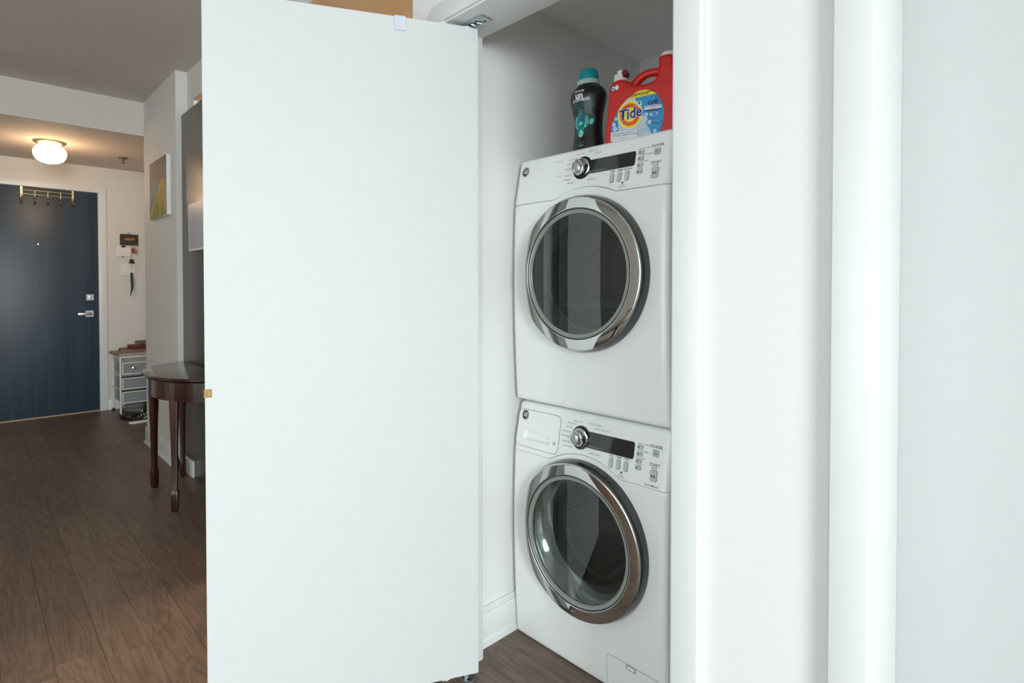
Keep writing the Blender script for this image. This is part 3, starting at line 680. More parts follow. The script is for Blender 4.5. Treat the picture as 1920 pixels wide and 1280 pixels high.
        tube('cover_gap_shade', [B(u, v, 0.0002) for u, v in rrect(-1.0188, -0.8312, 0.0115, 0.1138, 0.0125, 5)], 0.0005, M['seam'], R, 6, True)  # same grey bead for the shade round the cover
        prism('cover_latch', rrect(-0.946, -0.914, 0.098, 0.113, 0.002), lambda u, v, w: B(u, v, w + 0.0016), 0.0006, M['trim_ring'], fc)
        prism('cover_latch', rrect(-0.943, -0.917, 0.1005, 0.111, 0.001), lambda u, v, w: B(u, v, w + 0.0022), 0.0006, M['enamel'], fc)
        text('lettering', 'HydroMotion', 0.0085, P, M['ink'], R, (px - 0.004, kz - 0.083), fat=0.0001, shear=0.2)
    return R
washer = machine('washer', 0.0, 0.830, 0.437, 0.655, 'white front loading washing machine at the bottom of the closet stack, standing on the floor')
dryer = machine('dryer', 0.833, 0.846, 1.269, 1.513, 'white front loading dryer stacked on the washing machine, bottles on top')

# ------------------------------------------------------------------ bottles on the dryer
ZT = 0.833 + 0.846 - 0.006 + 0.0003
# black scent booster bottle, oval, waisted
bx, by = -1.207, 1.535
sb = thing('scent_booster_bottle', 'black waisted bottle with teal cap standing on the dryer', 'bottle', (bx, by, ZT))
prof = [(0.0, 0.0), (0.052, 0.0), (0.058, 0.004), (0.0595, 0.012), (0.0580, 0.035), (0.0545, 0.060), (0.0520, 0.085), (0.0518, 0.105), (0.0535, 0.130), (0.0580, 0.155), (0.0640, 0.178), (0.0672, 0.195), (0.0668, 0.208), (0.062, 0.220), (0.053, 0.230), (0.044, 0.236), (0.041, 0.240), (0.0, 0.240)]
bb = lathe('body', prof, (bx, by, ZT), 'z', M['bottleblack'], sb, 64, sx=1.0, sy=0.78, auto=50)
lathe('collar', [(0.0405, 0.240), (0.0405, 0.243), (0.0395, 0.256), (0.036, 0.258), (0.0, 0.258)], (bx, by, ZT), 'z', M['palegreen'], sb, 48, sy=0.92)
lathe('cap', [(0.0365, 0.258), (0.0355, 0.272), (0.0325, 0.284), (0.029, 0.292), (0.022, 0.2965), (0.0, 0.298)], (bx, by, ZT), 'z', M['teal'], sb, 48, sy=0.92)
def prad(h):
    for (r0, h0), (r1, h1) in zip(prof[1:], prof[2:]):
        if h0 <= h <= h1 and h1 > h0: return r0 + (r1 - r0) * (h - h0) / (h1 - h0)
    return 0.05
def BM(u, v, w):
    """u: arc length round the front, v: height above the dryer top"""
    r = prad(v); a = -PI / 2 + u / (r * 0.93); k = 1 + (w + 0.0004) / r
    return Vector((bx + r * k * math.cos(a), by + r * k * 0.78 * math.sin(a), ZT + v))
text('lettering', 'Downy', 0.013, BM, M['ink_white'], bb, (0.0, 0.213), fat=0.0003)
text('lettering', 'un', 0.030, BM, M['ink_white'], bb, (0.0, 0.197), fat=0.0012)
text('lettering', 'STOPABLES', 0.0130, BM, M['ink_white'], bb, (0.004, 0.182), fat=0.0004)
text('lettering', 'IN-WASH SCENT BOOSTER', 0.0060, BM, M['t1'], bb, (0.006, 0.171), fat=0.0002)
text('lettering', 'REHAUSSEUR DE PARFUM POUR LESSIVE', 0.0055, BM, M['t1'], bb, (0.006, 0.163), fat=0.0002)
def patch(name, poly, mat, lift, t=0.0002): return prism(name, poly, lambda u, v, w: BM(u, v, w + lift), t, M[mat], bb)
patch('printed_splash', ellipse(0.000, 0.147, 0.013, 0.014, 20), 't4', 0.0)
patch('printed_splash', ellipse(0.002, 0.144, 0.007, 0.009, 16), 't1', 0.0003)
patch('printed_splash', ellipse(0.032, 0.120, 0.019, 0.023, 20, 0.5), 't4', 0.0)
patch('printed_splash', ellipse(0.030, 0.124, 0.012, 0.015, 20, 0.5), 'bottleblack', 0.0002)
patch('printed_splash', ellipse(0.037, 0.109, 0.006, 0.011, 16, -0.4), 't2', 0.0004)
patch('printed_splash', ellipse(-0.024, 0.130, 0.006, 0.016, 16, 0.25), 't4', 0.0)
patch('printed_splash', ellipse(0.0, 0.083, 0.024, 0.024, 24), 't4', 0.0001)
patch('printed_splash', ellipse(0.0, 0.078, 0.014, 0.019, 20), 't1', 0.0003)
patch('printed_splash', ellipse(0.001, 0.072, 0.008, 0.012, 16), 't5', 0.0006)
patch('printed_halo', [(0.0, 0.147)] + [(0.030 * math.cos(math.radians(a)), 0.113 + 0.030 * math.sin(math.radians(a))) for a in range(40, -225, -12)], 't1', 0.0006)
patch('printed_halo', [(0.0, 0.141)] + [(0.0255 * math.cos(math.radians(a)), 0.111 + 0.0255 * math.sin(math.radians(a))) for a in range(40, -225, -12)], 't2', 0.0009)
patch('printed_halo', [(0.0, 0.138)] + [(0.0170 * math.cos(math.radians(a)), 0.113 + 0.0170 * math.sin(math.radians(a))) for a in range(32, -216, -12)], 't1', 0.0012)
drop = [(0.0, 0.132)] + [(0.0098 * math.cos(math.radians(a)), 0.110 + 0.0098 * math.sin(math.radians(a))) for a in range(25, -210, -15)]
patch('printed_drop', drop, 't3', 0.0015); patch('printed_drop', ellipse(0.0, 0.106, 0.008, 0.006, 18), 't2', 0.0018)
text('lettering', 'FRESH', 0.0070, BM, M['t1'], bb, (0.004, 0.040), fat=0.0002); text('lettering', 'FRAIS', 0.0070, BM, M['t2'], bb, (0.004, 0.031), fat=0.0002)

# red detergent jug with handle, tap and pour neck, turned a little towards the window
JA = math.radians(15); JP = Vector((-1.087, 1.462, ZT)); JD = Vector((math.cos(JA), math.sin(JA), 0)); JN = Vector((math.sin(JA), -math.cos(JA), 0))
def JM(u, v, w): return JP + JD * u + JN * w + Vector((0, 0, v))       # w = 0 on the front face, outwards positive
JTH = 0.078
dj = thing('detergent_jug', 'big red laundry detergent jug with blue label standing on the dryer', 'detergent', tuple(JM(0.11, 0, -JTH / 2)))
jb_out = [(0.002, 0.000), (0.0005, 0.022), (0.004, 0.066), (0.010, 0.110), (0.0115, 0.155), (0.0145, 0.183), (0.0215, 0.197), (0.033, 0.2055), (0.048, 0.208), (0.064, 0.2045), (0.078, 0.196),
          (0.092, 0.184), (0.106, 0.1795), (0.124, 0.179), (0.142, 0.180), (0.158, 0.184), (0.167, 0.193), (0.171, 0.210), (0.173, 0.240), (0.173, 0.256),
          (0.217, 0.256), (0.218, 0.232), (0.222, 0.205), (0.226, 0.170), (0.227, 0.120), (0.226, 0.060), (0.225, 0.000)]
def smooth_closed(p, it=2):
    for _ in range(it):
        q = []
        for i in range(len(p)):
            a, b = p[i], p[(i + 1) % len(p)]
            q += [(a[0] * 0.75 + b[0] * 0.25, a[1] * 0.75 + b[1] * 0.25), (a[0] * 0.25 + b[0] * 0.75, a[1] * 0.25 + b[1] * 0.75)]
        p = q
    return p
def puffy(name, outlines, th, bev, mat, parent, f):
    """a blow-moulded slab: outlines (u,v) filled, th thick behind the front face, with round edges"""
    cu = bpy.data.curves.new('outline', 'CURVE'); cu.dimensions = '2D'; cu.fill_mode = 'BOTH'
    cu.extrude = th / 2 - bev; cu.bevel_depth = bev; cu.bevel_resolution = 5; cu.offset = -bev
    for pts in outlines:
        s = cu.splines.new('POLY'); s.points.add(len(pts) - 1)
        for p, q in zip(s.points, pts): p.co = (q[0], q[1], 0, 1)
        s.use_cyclic_u = True
    o = bpy.data.objects.new('outline', cu); COL.objects.link(o)
    me = bpy.data.meshes.new_from_object(o.evaluated_get(bpy.context.evaluated_depsgraph_get()))
    bpy.data.objects.remove(o); bpy.data.curves.remove(cu)
    for v in me.vertices: v.co = f(v.co.x, v.co.y, -th / 2 + v.co.z)
    me.materials.clear(); me.name = name
    bm = bmesh.new(); bm.from_mesh(me); bmesh.ops.remove_doubles(bm, verts=bm.verts, dist=0.00002); bmesh.ops.recalc_face_normals(bm, faces=bm.faces); bm.to_mesh(me); bm.free()
    return link(name, me, mat, parent, True, 45)
jbody = puffy('body', [smooth_closed(jb_out)], JTH, 0.012, M['red'], dj, JM)
tube('handle', [JM(0.076, 0.176, -0.038), JM(0.084, 0.188, -0.038), JM(0.094, 0.200, -0.038), JM(0.107, 0.2105, -0.038), JM(0.122, 0.218, -0.038), JM(0.140, 0.221, -0.038), JM(0.160, 0.2195, -0.038), JM(0.182, 0.2185, -0.038)],
     [0.016, 0.0150, 0.0138, 0.0130, 0.0126, 0.0124, 0.0128, 0.0138], M['red'], dj, 18)
q = JM(0.195, 0, -0.039)
lathe('cap', [(0.0245, 0.250), (0.0245, 0.266), (0.0225, 0.2695), (0.0, 0.270)], (q.x, q.y, ZT), 'z', M['plastic_w'], dj, 40)
q = JM(0.0415, 0, -0.039)
tp = lathe('tap', [(0.0225, 0.203), (0.0225, 0.2165), (0.0205, 0.219), (0.0, 0.219)], (q.x, q.y, ZT), 'z', M['plastic_w'], dj, 36)
tp['label'] = 'white tap with red push button'
prism('tap_body', rrect(0.034, 0.053, 0.2185, 0.2445, 0.005), lambda u, v, w: JM(u, v, w - 0.052), 0.028, M['plastic_w'], tp, 0.003)
prism('tap_spout', rrect(0.0215, 0.0345, 0.2185, 0.235, 0.005), lambda u, v, w: JM(u, v, w - 0.047), 0.018, M['plastic_w'], tp, 0.003)
prism('push_button', ellipse(0.0575, 0.2325, 0.0095, 0.0105, 28), lambda u, v, w: JM(u, v, w - 0.050), 0.028, M['red_dark'], tp, 0.003)
labp = smooth_closed([(0.023, 0.003), (0.023, 0.040), (0.0245, 0.062), (0.0325, 0.085), (0.048, 0.1095), (0.070, 0.135), (0.098, 0.154), (0.125, 0.160), (0.152, 0.154), (0.174, 0.1355), (0.187, 0.109), (0.192, 0.082), (0.1885, 0.055), (0.181, 0.025), (0.176, 0.003)], 2)
jl = prism('label', labp, JM, 0.0008, M['lab'], dj); jl['label'] = 'printed blue, white and yellow front label'
def clip(poly, f):   # half-plane f>0
    out = []
    for i in range(len(poly)):
        a, b = poly[i], poly[(i + 1) % len(poly)]; fa, fb_ = f(a), f(b)
        if fa >= 0: out.append(a)
        if fa * fb_ < 0: t = fa / (fa - fb_); out.append((a[0] + (b[0] - a[0]) * t, a[1] + (b[1] - a[1]) * t))
    return out
J = lambda lift: (lambda u, v, w: JM(u, v, w + lift))
prism('printed_blue', clip(labp, lambda p: (p[0] - 0.118) - (0.10 - p[1]) * 0.45), J(0.0008), 0.0002, M['lab_blue'], jl)
prism('printed_blue', clip(clip(labp, lambda p: 0.047 - p[0]), lambda p: p[1] - 0.042), J(0.0008), 0.0002, M['lab_blue'], jl)
for k in range(6):
    a = math.radians(-22 + 14 * k); c, s = math.cos(a), math.sin(a); R1 = 0.085
    ray = [(0.105 + 0.035 * c, 0.068 + 0.035 * s), (0.105 + R1 * c - 0.0030 * s, 0.068 + R1 * s + 0.0030 * c), (0.105 + R1 * c + 0.0030 * s, 0.068 + R1 * s - 0.0030 * c)]
    ray = clip(clip(ray, lambda p: 0.178 - p[0]), lambda p: 0.150 - p[1])
    if len(ray) > 2: prism('printed_ray', ray, J(0.0010), 0.0001, M['lab_ray'], jl)
prism('printed_band', clip(labp, lambda p: p[1] - (0.1365 + 0.045 * (p[0] - 0.07))), J(0.0011), 0.0002, M['lab_yellow'], jl)
text('lettering', 'CONCENTRATED DETERGENT', 0.0056, J(0.0013), M['ink_dark'], jl, (0.124, 0.1500), rot=0.03, fat=0.0002); text('lettering', 'DETERGENT CONCENTRE', 0.0054, J(0.0013), M['ink_dark'], jl, (0.112, 0.1445), rot=0.03, fat=0.0002)
prism('printed_corner', clip(clip(labp, lambda p: 0.043 - p[1] - 0.02 * (p[0] - 0.02)), lambda p: 0.107 - p[0]), J(0.0011), 0.0002, M['lab_white'], jl)
text('lettering', 'LIQUID LAUNDRY DETERGENT', 0.0052, J(0.0013), M['ink'], jl, (0.027, 0.0365), 'LEFT', rot=-0.02, fat=0.0001); text('lettering', 'DETERGENT LIQUIDE POUR LESSIVE', 0.0052, J(0.0013), M['ink'], jl, (0.027, 0.030), 'LEFT', rot=-0.02, fat=0.0001)
text('lettering', '4.43 L   150 FL OZ', 0.0056, J(0.0013), M['ink'], jl, (0.027, 0.021), 'LEFT')
tx, tz = 0.0858, 0.0892
for r, m, d in ((0.0435, 'lab_white', 0.0013), (0.0415, 'lab_yellow', 0.0016), (0.0345, 'lab_orange', 0.0019), (0.0225, 'lab_yellow', 0.0022)):
    prism('printed_ring', ellipse(tx, tz, r * 0.93, r, 48), J(d), 0.0002, M[m], jl)
text('lettering', 'Tide', 0.047, J(0.0029), M['lab_white'], jl, (tx, tz + 0.002), rot=0.12, fat=0.0026, shear=0.16, xs=0.86, lift=0.0)
text('lettering', 'Tide', 0.047, J(0.0032), M['lab_navy'], jl, (tx, tz + 0.002), rot=0.12, fat=0.0012, shear=0.16, xs=0.86, lift=0.0)
text('lettering', 'HE TURBO', 0.0050, J(0.0032), M['lab_navy'], jl, (tx - 0.014, tz + 0.0235), rot=0.12, fat=0.0001)
prism('printed_plus', ellipse(0.1165, 0.1186, 0.0082, 0.0082, 24), J(0.0024), 0.0002, M['lab_white'], jl); text('lettering', '+', 0.019, J(0.0027), M['lab_navy'], jl, (0.1165, 0.1190), fat=0.0006)
text('lettering', 'OXI', 0.0165, J(0.0014), M['lab_navy'], jl, (0.1572, 0.1155), fat=0.0008, xs=1.1)
prism('printed_ribbon', [(0.131, 0.0960), (0.1845, 0.0945), (0.1845, 0.1065), (0.131, 0.1085)], J(0.0013), 0.0002, M['lab_white'], jl)
text('lettering', 'ADVANCED', 0.0092, J(0.0016), M['ink'], jl, (0.1578, 0.1040), rot=-0.03, xs=1.05); text('lettering', 'POWER', 0.0045, J(0.0016), M['ink'], jl, (0.1575, 0.0978))
prism('printed_ribbon', [(0.131, 0.0925), (0.158, 0.0895), (0.1845, 0.0905), (0.1845, 0.0945), (0.131, 0.0960)], J(0.0014), 0.0002, M['lab_navy'], jl)
for u, v, r in ((0.131, 0.068, 0.0095), (0.137, 0.082, 0.006), (0.152, 0.080, 0.0045), (0.147, 0.058, 0.0065), (0.128, 0.049, 0.007), (0.170, 0.082, 0.0032), (0.0335, 0.066, 0.006), (0.0365, 0.052, 0.0075), (0.040, 0.083, 0.005), (0.164, 0.029, 0.0055), (0.140, 0.034, 0.005), (0.112, 0.040, 0.004)):
    prism('printed_bubble', ellipse(u, v, r, r, 20), J(0.0012), 0.0001, M['lab_bubble'], jl); prism('printed_bubble', ellipse(u - r * 0.15, v + r * 0.1, r * 0.62, r * 0.62, 16), J(0.0014), 0.0001, M['lab'], jl)
bd = prism('round_sticker', ellipse(0.0305, 0.1790, 0.0080, 0.0088, 24), J(0.0), 0.0005, M['lab_navy'], dj)
prism('sticker_ring', ellipse(0.0305, 0.1790, 0.0062, 0.0068, 24), J(0.0005), 0.0002, M['lab_white'], bd)
text('lettering', 'he', 0.0095, J(0.0008), M['lab_navy'], bd, (0.0305, 0.1790), fat=0.0004)
prism('sticker_ring', ellipse(0.0425, 0.1810, 0.0060, 0.0075, 20), J(0.0002), 0.0004, M['lab_white'], bd)

# ------------------------------------------------------------------ hall: entry door
d2 = structure(box('door_2', (XE - 0.045, XE - 0.004, 0.025, 0.932, 0.012, 2.146), M['navy'], None, 0.0015), 'dark navy entry door at the far end of the hall')
XD = XE - 0.004
structure(boxes('trim_6', [(XE - 0.002, XE + 0.016, 0.937, 1.002, 0, 2.152), (XE - 0.002, XE + 0.016, -0.045, 0.02, 0, 2.152), (XE - 0.002, XE + 0.016, -0.045, 1.002, 2.152, 2.215)], M['trim'], None, 0.002))
structure(box('trim_7', (XE - 0.05, XE + 0.012, 0.02, 0.937, 0.0, 0.011), M['gold'], None, 0.002))
EX = lambda u, v, w: Vector((XD + w, u, v))        # on the entry door: u across (y), v up
rs = prism('lever_rose', rrect(0.828, 0.892, 0.932, 0.996, 0.002), EX, 0.010, M['steel'], d2, 0.0015); rs['label'] = 'square brushed steel lever handle rose'
tube('lever', [EX(0.862, 0.964, 0.010), EX(0.862, 0.964, 0.050)], 0.010, M['steel'], rs, 12)
box('lever', (XD + 0.043, XD + 0.057, 0.764, 0.872, 0.953, 0.975), M['steel'], rs, 0.003)
db = prism('deadbolt_plate', rrect(0.834, 0.894, 1.094, 1.154, 0.002), EX, 0.010, M['steel'], d2, 0.0015)
box('thumb_turn', (XD + 0.010, XD + 0.026, 0.858, 0.870, 1.106, 1.142), M['steel'], db, 0.002)
lathe('peephole', [(0.0095, 0.0), (0.0095, 0.004), (0.006, 0.005), (0.0, 0.005)], (0, 0, 0), 'z', M['chrome'], d2, 20)
ph = bpy.data.objects['peephole']
for v in ph.data.vertices: v.co = Vector((XD + v.co.z, 0.483 + v.co.x, 1.622 + v.co.y))
# over-the-door hook rack
rk = thing('hook_rack', 'brass five hook rack hung over top of the navy entry door', 'hook rack', (XD, 0.555, 2.146))
ya, yb = 0.368, 0.741
for y in (ya, yb):
    boxes('strap', [(XD + 0.001, XD + 0.006, y - 0.0075, y + 0.0075, 2.045, 2.151), (XD - 0.043, XD + 0.006, y - 0.0075, y + 0.0075, 2.1475, 2.151)], M['brass'], rk)
for z in (2.116, 2.079): tube('rod', [(XD + 0.012, ya, z), (XD + 0.012, yb, z)], 0.0038, M['brass'], rk, 8)
for i in range(5):
    y = ya + (yb - ya) * i / 4
    h = tube('hook', [(XD + 0.014, y, 2.122 if 0 < i < 4 else 2.08), (XD + 0.014, y, 2.055), (XD + 0.016, y, 2.022), (XD + 0.026, y, 2.000), (XD + 0.044, y, 1.996), (XD + 0.056, y, 2.012)], 0.0055, M['brass'], rk, 8)
    tube('hook', [(XD + 0.014, y, 2.05), (XD + 0.036, y, 2.040), (XD + 0.05, y, 2.052)], 0.0048, M['brass'], rk, 8)
    lathe('hook_tip', [(0.0, -0.008), (0.006, -0.005), (0.008, 0.0), (0.006, 0.005), (0.0, 0.008)], (XD + 0.056, y, 2.016), 'z', M['brass'], h, 12)
# things on the wall beside the door
EW = lambda u, v, w: Vector((XE + w, u, v))
pq = thing('key_plaque', 'dark picture plaque with key hooks on wall beside entry door', 'key holder', (XE, 1.19, 1.646))
prism('board', rrect(1.113, 1.268, 1.648, 1.760, 0.003), EW, 0.014, M['plaque'], pq, 0.002)
prism('picture', smooth_closed([(1.14, 1.705), (1.16, 1.722), (1.20, 1.718), (1.235, 1.724), (1.245, 1.706), (1.21, 1.698), (1.17, 1.696)], 1), lambda u, v, w: EW(u, v, w + 0.014), 0.0008, M['orange_print'], pq)
tube('hanger', [EW(1.190 + 0.010 * math.cos(2 * PI * i / 16), 1.764 + 0.012 * math.sin(2 * PI * i / 16), 0.006) for i in range(16)], 0.002, M['oldbrass'], pq, 6, True)
for i in range(4): tube('key_hook', [EW(1.135 + 0.037 * i, 1.664, 0.014), EW(1.135 + 0.037 * i, 1.650, 0.022), EW(1.135 + 0.037 * i, 1.648, 0.034), EW(1.135 + 0.037 * i, 1.656, 0.038)], 0.002, M['oldbrass'], pq, 6)
np_ = thing('note_card', 'white paper notes in a black clip hanging under the key plaque', 'note', (XE, 1.14, 1.535))
prism('card', rrect(1.078, 1.203, 1.536, 1.634, 0.002), lambda u, v, w: EW(u, v, w + 0.002), 0.012, M['plastic_w'], np_, 0.001)
box('clip', (XE + 0.001, XE + 0.022, 1.122, 1.156, 1.624, 1.642), M['blackgloss'], np_, 0.003)
lathe('magnet', [(0.0, -0.005), (0.006, -0.004), (0.006, 0.004), (0.0, 0.005)], (XE + 0.010, 1.133, 1.531), 'z', M['iron'], np_, 12)
ky = thing('key_bunch', 'bunch of keys with red and tan tags hanging from key plaque', 'keys', (XE + 0.03, 1.232, 1.56))
tube('ring', [EW(1.232 + 0.014 * math.cos(2 * PI * i / 18), 1.640 + 0.015 * math.sin(2 * PI * i / 18), 0.032) for i in range(18)], 0.0016, M['steel'], ky, 6, True)
prism('red_tag', smooth_closed([(1.208, 1.620), (1.232, 1.622), (1.236, 1.588), (1.222, 1.556), (1.212, 1.580)], 1), lambda u, v, w: EW(u, v, w + 0.024), 0.006, M['keyred'], ky, 0.002)
prism('tan_tag', ellipse(1.244, 1.582, 0.012, 0.026, 18), lambda u, v, w: EW(u, v, w + 0.033), 0.005, M['keybrown'], ky, 0.002)
prism('key', smooth_closed([(1.236, 1.628), (1.250, 1.626), (1.252, 1.612), (1.246, 1.606), (1.245, 1.580), (1.240, 1.580), (1.239, 1.606), (1.234, 1.614)], 1), lambda u, v, w: EW(u, v, w + 0.040), 0.002, M['steel'], ky)
wb_ = thing('wind_bell', 'small dark iron wind bell with long blue paper strip hanging in front of switch', 'wind bell', (XE + 0.045, 1.203, 1.14))
tube('cord', [EW(1.2095, 1.652, 0.036), EW(1.205, 1.60, 0.045), EW(1.2035, 1.507, 0.045)], 0.0013, M['iron'], wb_, 6)
lathe('bell', [(0.0, 0.046), (0.008, 0.045), (0.016, 0.038), (0.020, 0.026), (0.0235, 0.006), (0.025, 0.0), (0.022, 0.0), (0.018, 0.022), (0.0, 0.034)], (XE + 0.045, 1.2035, 1.463), 'z', M['iron'], wb_, 24)
tube('cord', [EW(1.2035, 1.49, 0.045), EW(1.2025, 1.372, 0.045)], 0.0011, M['iron'], wb_, 6)
vs, fs = [], []
strip = [(1.371, 0.0115, 0.0, 0.0), (1.33, 0.0120, 0.1, 0.000), (1.28, 0.0130, 0.25, 0.003), (1.235, 0.0125, 0.5, 0.004), (1.195, 0.010, 0.8, 0.000), (1.165, 0.007, 1.0, -0.006), (1.137, 0.004, 1.1, -0.012)]
for z, hw, tw, dy in strip:
    for s in (-1, 1):
        for t in (-0.0008, 0.0008): vs.append((XE + 0.045 + s * hw * math.sin(tw) + t, 1.2025 + dy + s * hw * math.cos(tw), z))
for j in range(len(strip) - 1):
    b = 4 * j
    for q in ((0, 2), (2, 3), (3, 1), (1, 0)): fs.append((b + q[0], b + q[1], b + 4 + q[1], b + 4 + q[0]))
fs += [(0, 1, 3, 2), (4 * len(strip) - 4, 4 * len(strip) - 3, 4 * len(strip) - 1, 4 * len(strip) - 2)]
from_py('paper_strip', vs, fs, M['bluestrip'], wb_)
sw = thing('light_switch', 'white double light switch plate on wall behind wind bell', 'light switch', (XE, 1.178, 1.34))
prism('plate', rrect(1.114, 1.243, 1.340, 1.466, 0.006), lambda u, v, w: EW(u, v, w + 0.0002), 0.006, M['plastic_w'], sw, 0.002)
for y in (1.150, 1.207): prism('rocker', rrect(y - 0.017, y + 0.017, 1.370, 1.436, 0.002), lambda u, v, w: EW(u, v, w + 0.006), 0.004, M['plastic_w'], sw, 0.0012)
# ceiling lamp and sprinkler
lx, ly, lz = -5.905, 0.497, 2.405
lm = thing('ceiling_lamp', 'lit round opal globe ceiling lamp on brass base in the hall', 'lamp', (lx, ly, lz))
lathe('base', [(0.108, 0.0), (0.108, -0.006), (0.100, -0.016), (0.080, -0.024), (0.072, -0.034), (0.0, -0.034)], (lx, ly, lz), 'z', M['brass'], lm, 48)
lathe('globe', [(0.066, -0.034), (0.086, -0.042), (0.103, -0.062), (0.110, -0.088), (0.106, -0.118), (0.090, -0.147), (0.062, -0.166), (0.030, -0.175), (0.0, -0.177)], (lx, ly, lz), 'z', M['globe'], lm, 48)
bl = bpy.data.lights.new('lamp_bulb', 'POINT'); bl.energy = 4.5; bl.color = (1.0, 0.62, 0.34); bl.shadow_soft_size = 0.1
blo = bpy.data.objects.new('lamp_bulb', bl); COL.objects.link(blo); blo.location = (lx, ly, lz - 0.30)
sp = thing('sprinkler_head', 'small metal fire sprinkler head on the lowered hall ceiling', 'sprinkler', (-6.18, 1.04, 2.405))
lathe('escutcheon', [(0.040, 0.0), (0.038, -0.005), (0.024, -0.010), (0.0, -0.010)], (-6.18, 1.04, 2.405), 'z', M['bronze'], sp, 32)
lathe('stem', [(0.010, -0.010), (0.010, -0.030), (0.005, -0.032), (0.005, -0.046), (0.0, -0.046)], (-6.18, 1.04, 2.405), 'z', M['bronze'], sp, 16)
lathe('deflector', [(0.0, -0.046), (0.020, -0.047), (0.021, -0.049), (0.0, -0.050)], (-6.18, 1.04, 2.405), 'z', M['bronze'], sp, 20)
# painting on the hall wall
pt = thing('landscape_painting', 'unframed canvas painting of blue water and ochre slope on hall wall', 'painting', (-4.62, 1.0, 1.72))
px0, px1, pz0, pz1 = -4.862, -4.378, 1.721, 2.130
box('canvas', (px0, px1, 0.980, 1.0065, pz0, pz1), M['canvas_edge'], pt, 0.002)
cv = from_py('painted_face', [(px0 + 0.001, 0.9795, pz0 + 0.001), (px1 - 0.001, 0.9795, pz0 + 0.001), (px1 - 0.001, 0.9795, pz1 - 0.001), (px0 + 0.001, 0.9795, pz1 - 0.001), (px0 + 0.001, 0.9799, pz0 + 0.001), (px1 - 0.001, 0.9799, pz0 + 0.001), (px1 - 0.001, 0.9799, pz1 - 0.001), (px0 + 0.001, 0.9799, pz1 - 0.001)],
             [(0, 1, 2, 3), (4, 5, 6, 7), (0, 1, 5, 4), (1, 2, 6, 5), (2, 3, 7, 6), (3, 0, 4, 7)], M['canvas'], pt)
# dark veneer panel with a whiteboard
vp = tag(box('veneer_panel', (-4.248, -2.60, 1.041, 1.076, 0.0005, 2.372), M['wenge'], None, 0.0015), 'tall dark brown wood veneer panel behind the half moon table', 'wood panel')
wbd = thing('whiteboard', 'white framed memo board mounted on the dark veneer panel', 'whiteboard', (-3.76, 1.036, 1.455))
ZB = lambda u, v, w: Vector((u, 1.0405 - w, v))
prism('frame', rrect(-4.060, -3.450, 1.455, 1.756, 0.018, 5), ZB, 0.011, M['plastic_w'], wbd, 0.003)
prism('board', rrect(-4.045, -3.465, 1.470, 1.741, 0.012, 5), lambda u, v, w: ZB(u, v, w + 0.011), 0.0006, M['wb'], wbd)
# half-moon table
tcx, tyb, tz = -3.715, 1.028, 0.737
ta, tb = 0.462, 0.318
tbl = thing('half_moon_table', 'dark mahogany half moon table standing against the veneer panel', 'table', (tcx, 0.87, 0))
def half(a, b, n=36): return [(tcx + a * math.cos(t), tyb - b * math.sin(t)) for t in [PI * i / n for i in range(n + 1)]]
def slabz(name, layers, mat, parent):
    vs, fs = [], []; n = len(layers[0][0])
    for poly, z in layers: vs += [(x, y, z) for x, y in poly]
    for j in range(len(layers) - 1):
        for i in range(n): k = (i + 1) % n; fs.append((j * n + i, j * n + k, (j + 1) * n + k, (j + 1) * n + i))
    fs += [tuple(range(n)), tuple((len(layers) - 1) * n + i for i in range(n))]
    return from_py(name, vs, fs, mat, parent, True, 30)
slabz('tabletop', [(half(ta - 0.014, tb - 0.014), tz - 0.026), (half(ta - 0.010, tb - 0.010), tz - 0.020), (half(ta - 0.004, tb - 0.004), tz - 0.017), (half(ta, tb), tz - 0.012), (half(ta, tb), tz - 0.006), (half(ta - 0.004, tb - 0.004), tz - 0.001), (half(ta - 0.008, tb - 0.008), tz)], M['mahog_top'], tbl)
slabz('apron', [(half(ta - 0.034, tb - 0.034), tz - 0.130), (half(ta - 0.034, tb - 0.034), tz - 0.026)], M['mahog'], tbl)
def leg(x, y, ang):
    secs = [(0.0, 0.013), (0.012, 0.016), (0.085, 0.0185), (0.105, 0.0165), (0.120, 0.0125), (0.35, 0.0150), (0.58, 0.0205), (tz - 0.028, 0.0215)]
    vs, fs = [], []; ca, sa = math.cos(ang), math.sin(ang)
    for z, r in secs:
        for u, v in rrect(-r, r, -r, r, r * 0.18, 2): vs.append((x + u * ca - v * sa, y + u * sa + v * ca, z))
    n = 12
    for j in range(len(secs) - 1):
        for i in range(n): k = (i + 1) % n; fs.append((j * n + i, j * n + k, (j + 1) * n + k, (j + 1) * n + i))
    fs += [tuple(range(n)), tuple((len(secs) - 1) * n + i for i in range(n))]
    return from_py('leg', vs, fs, M['mahog'], tbl, True, 35)
leg(-3.985, 0.812, 0.5); leg(-3.480, 0.805, -0.5); leg(-4.090, 0.992, 0.0); leg(-3.340, 0.992, 0.0)

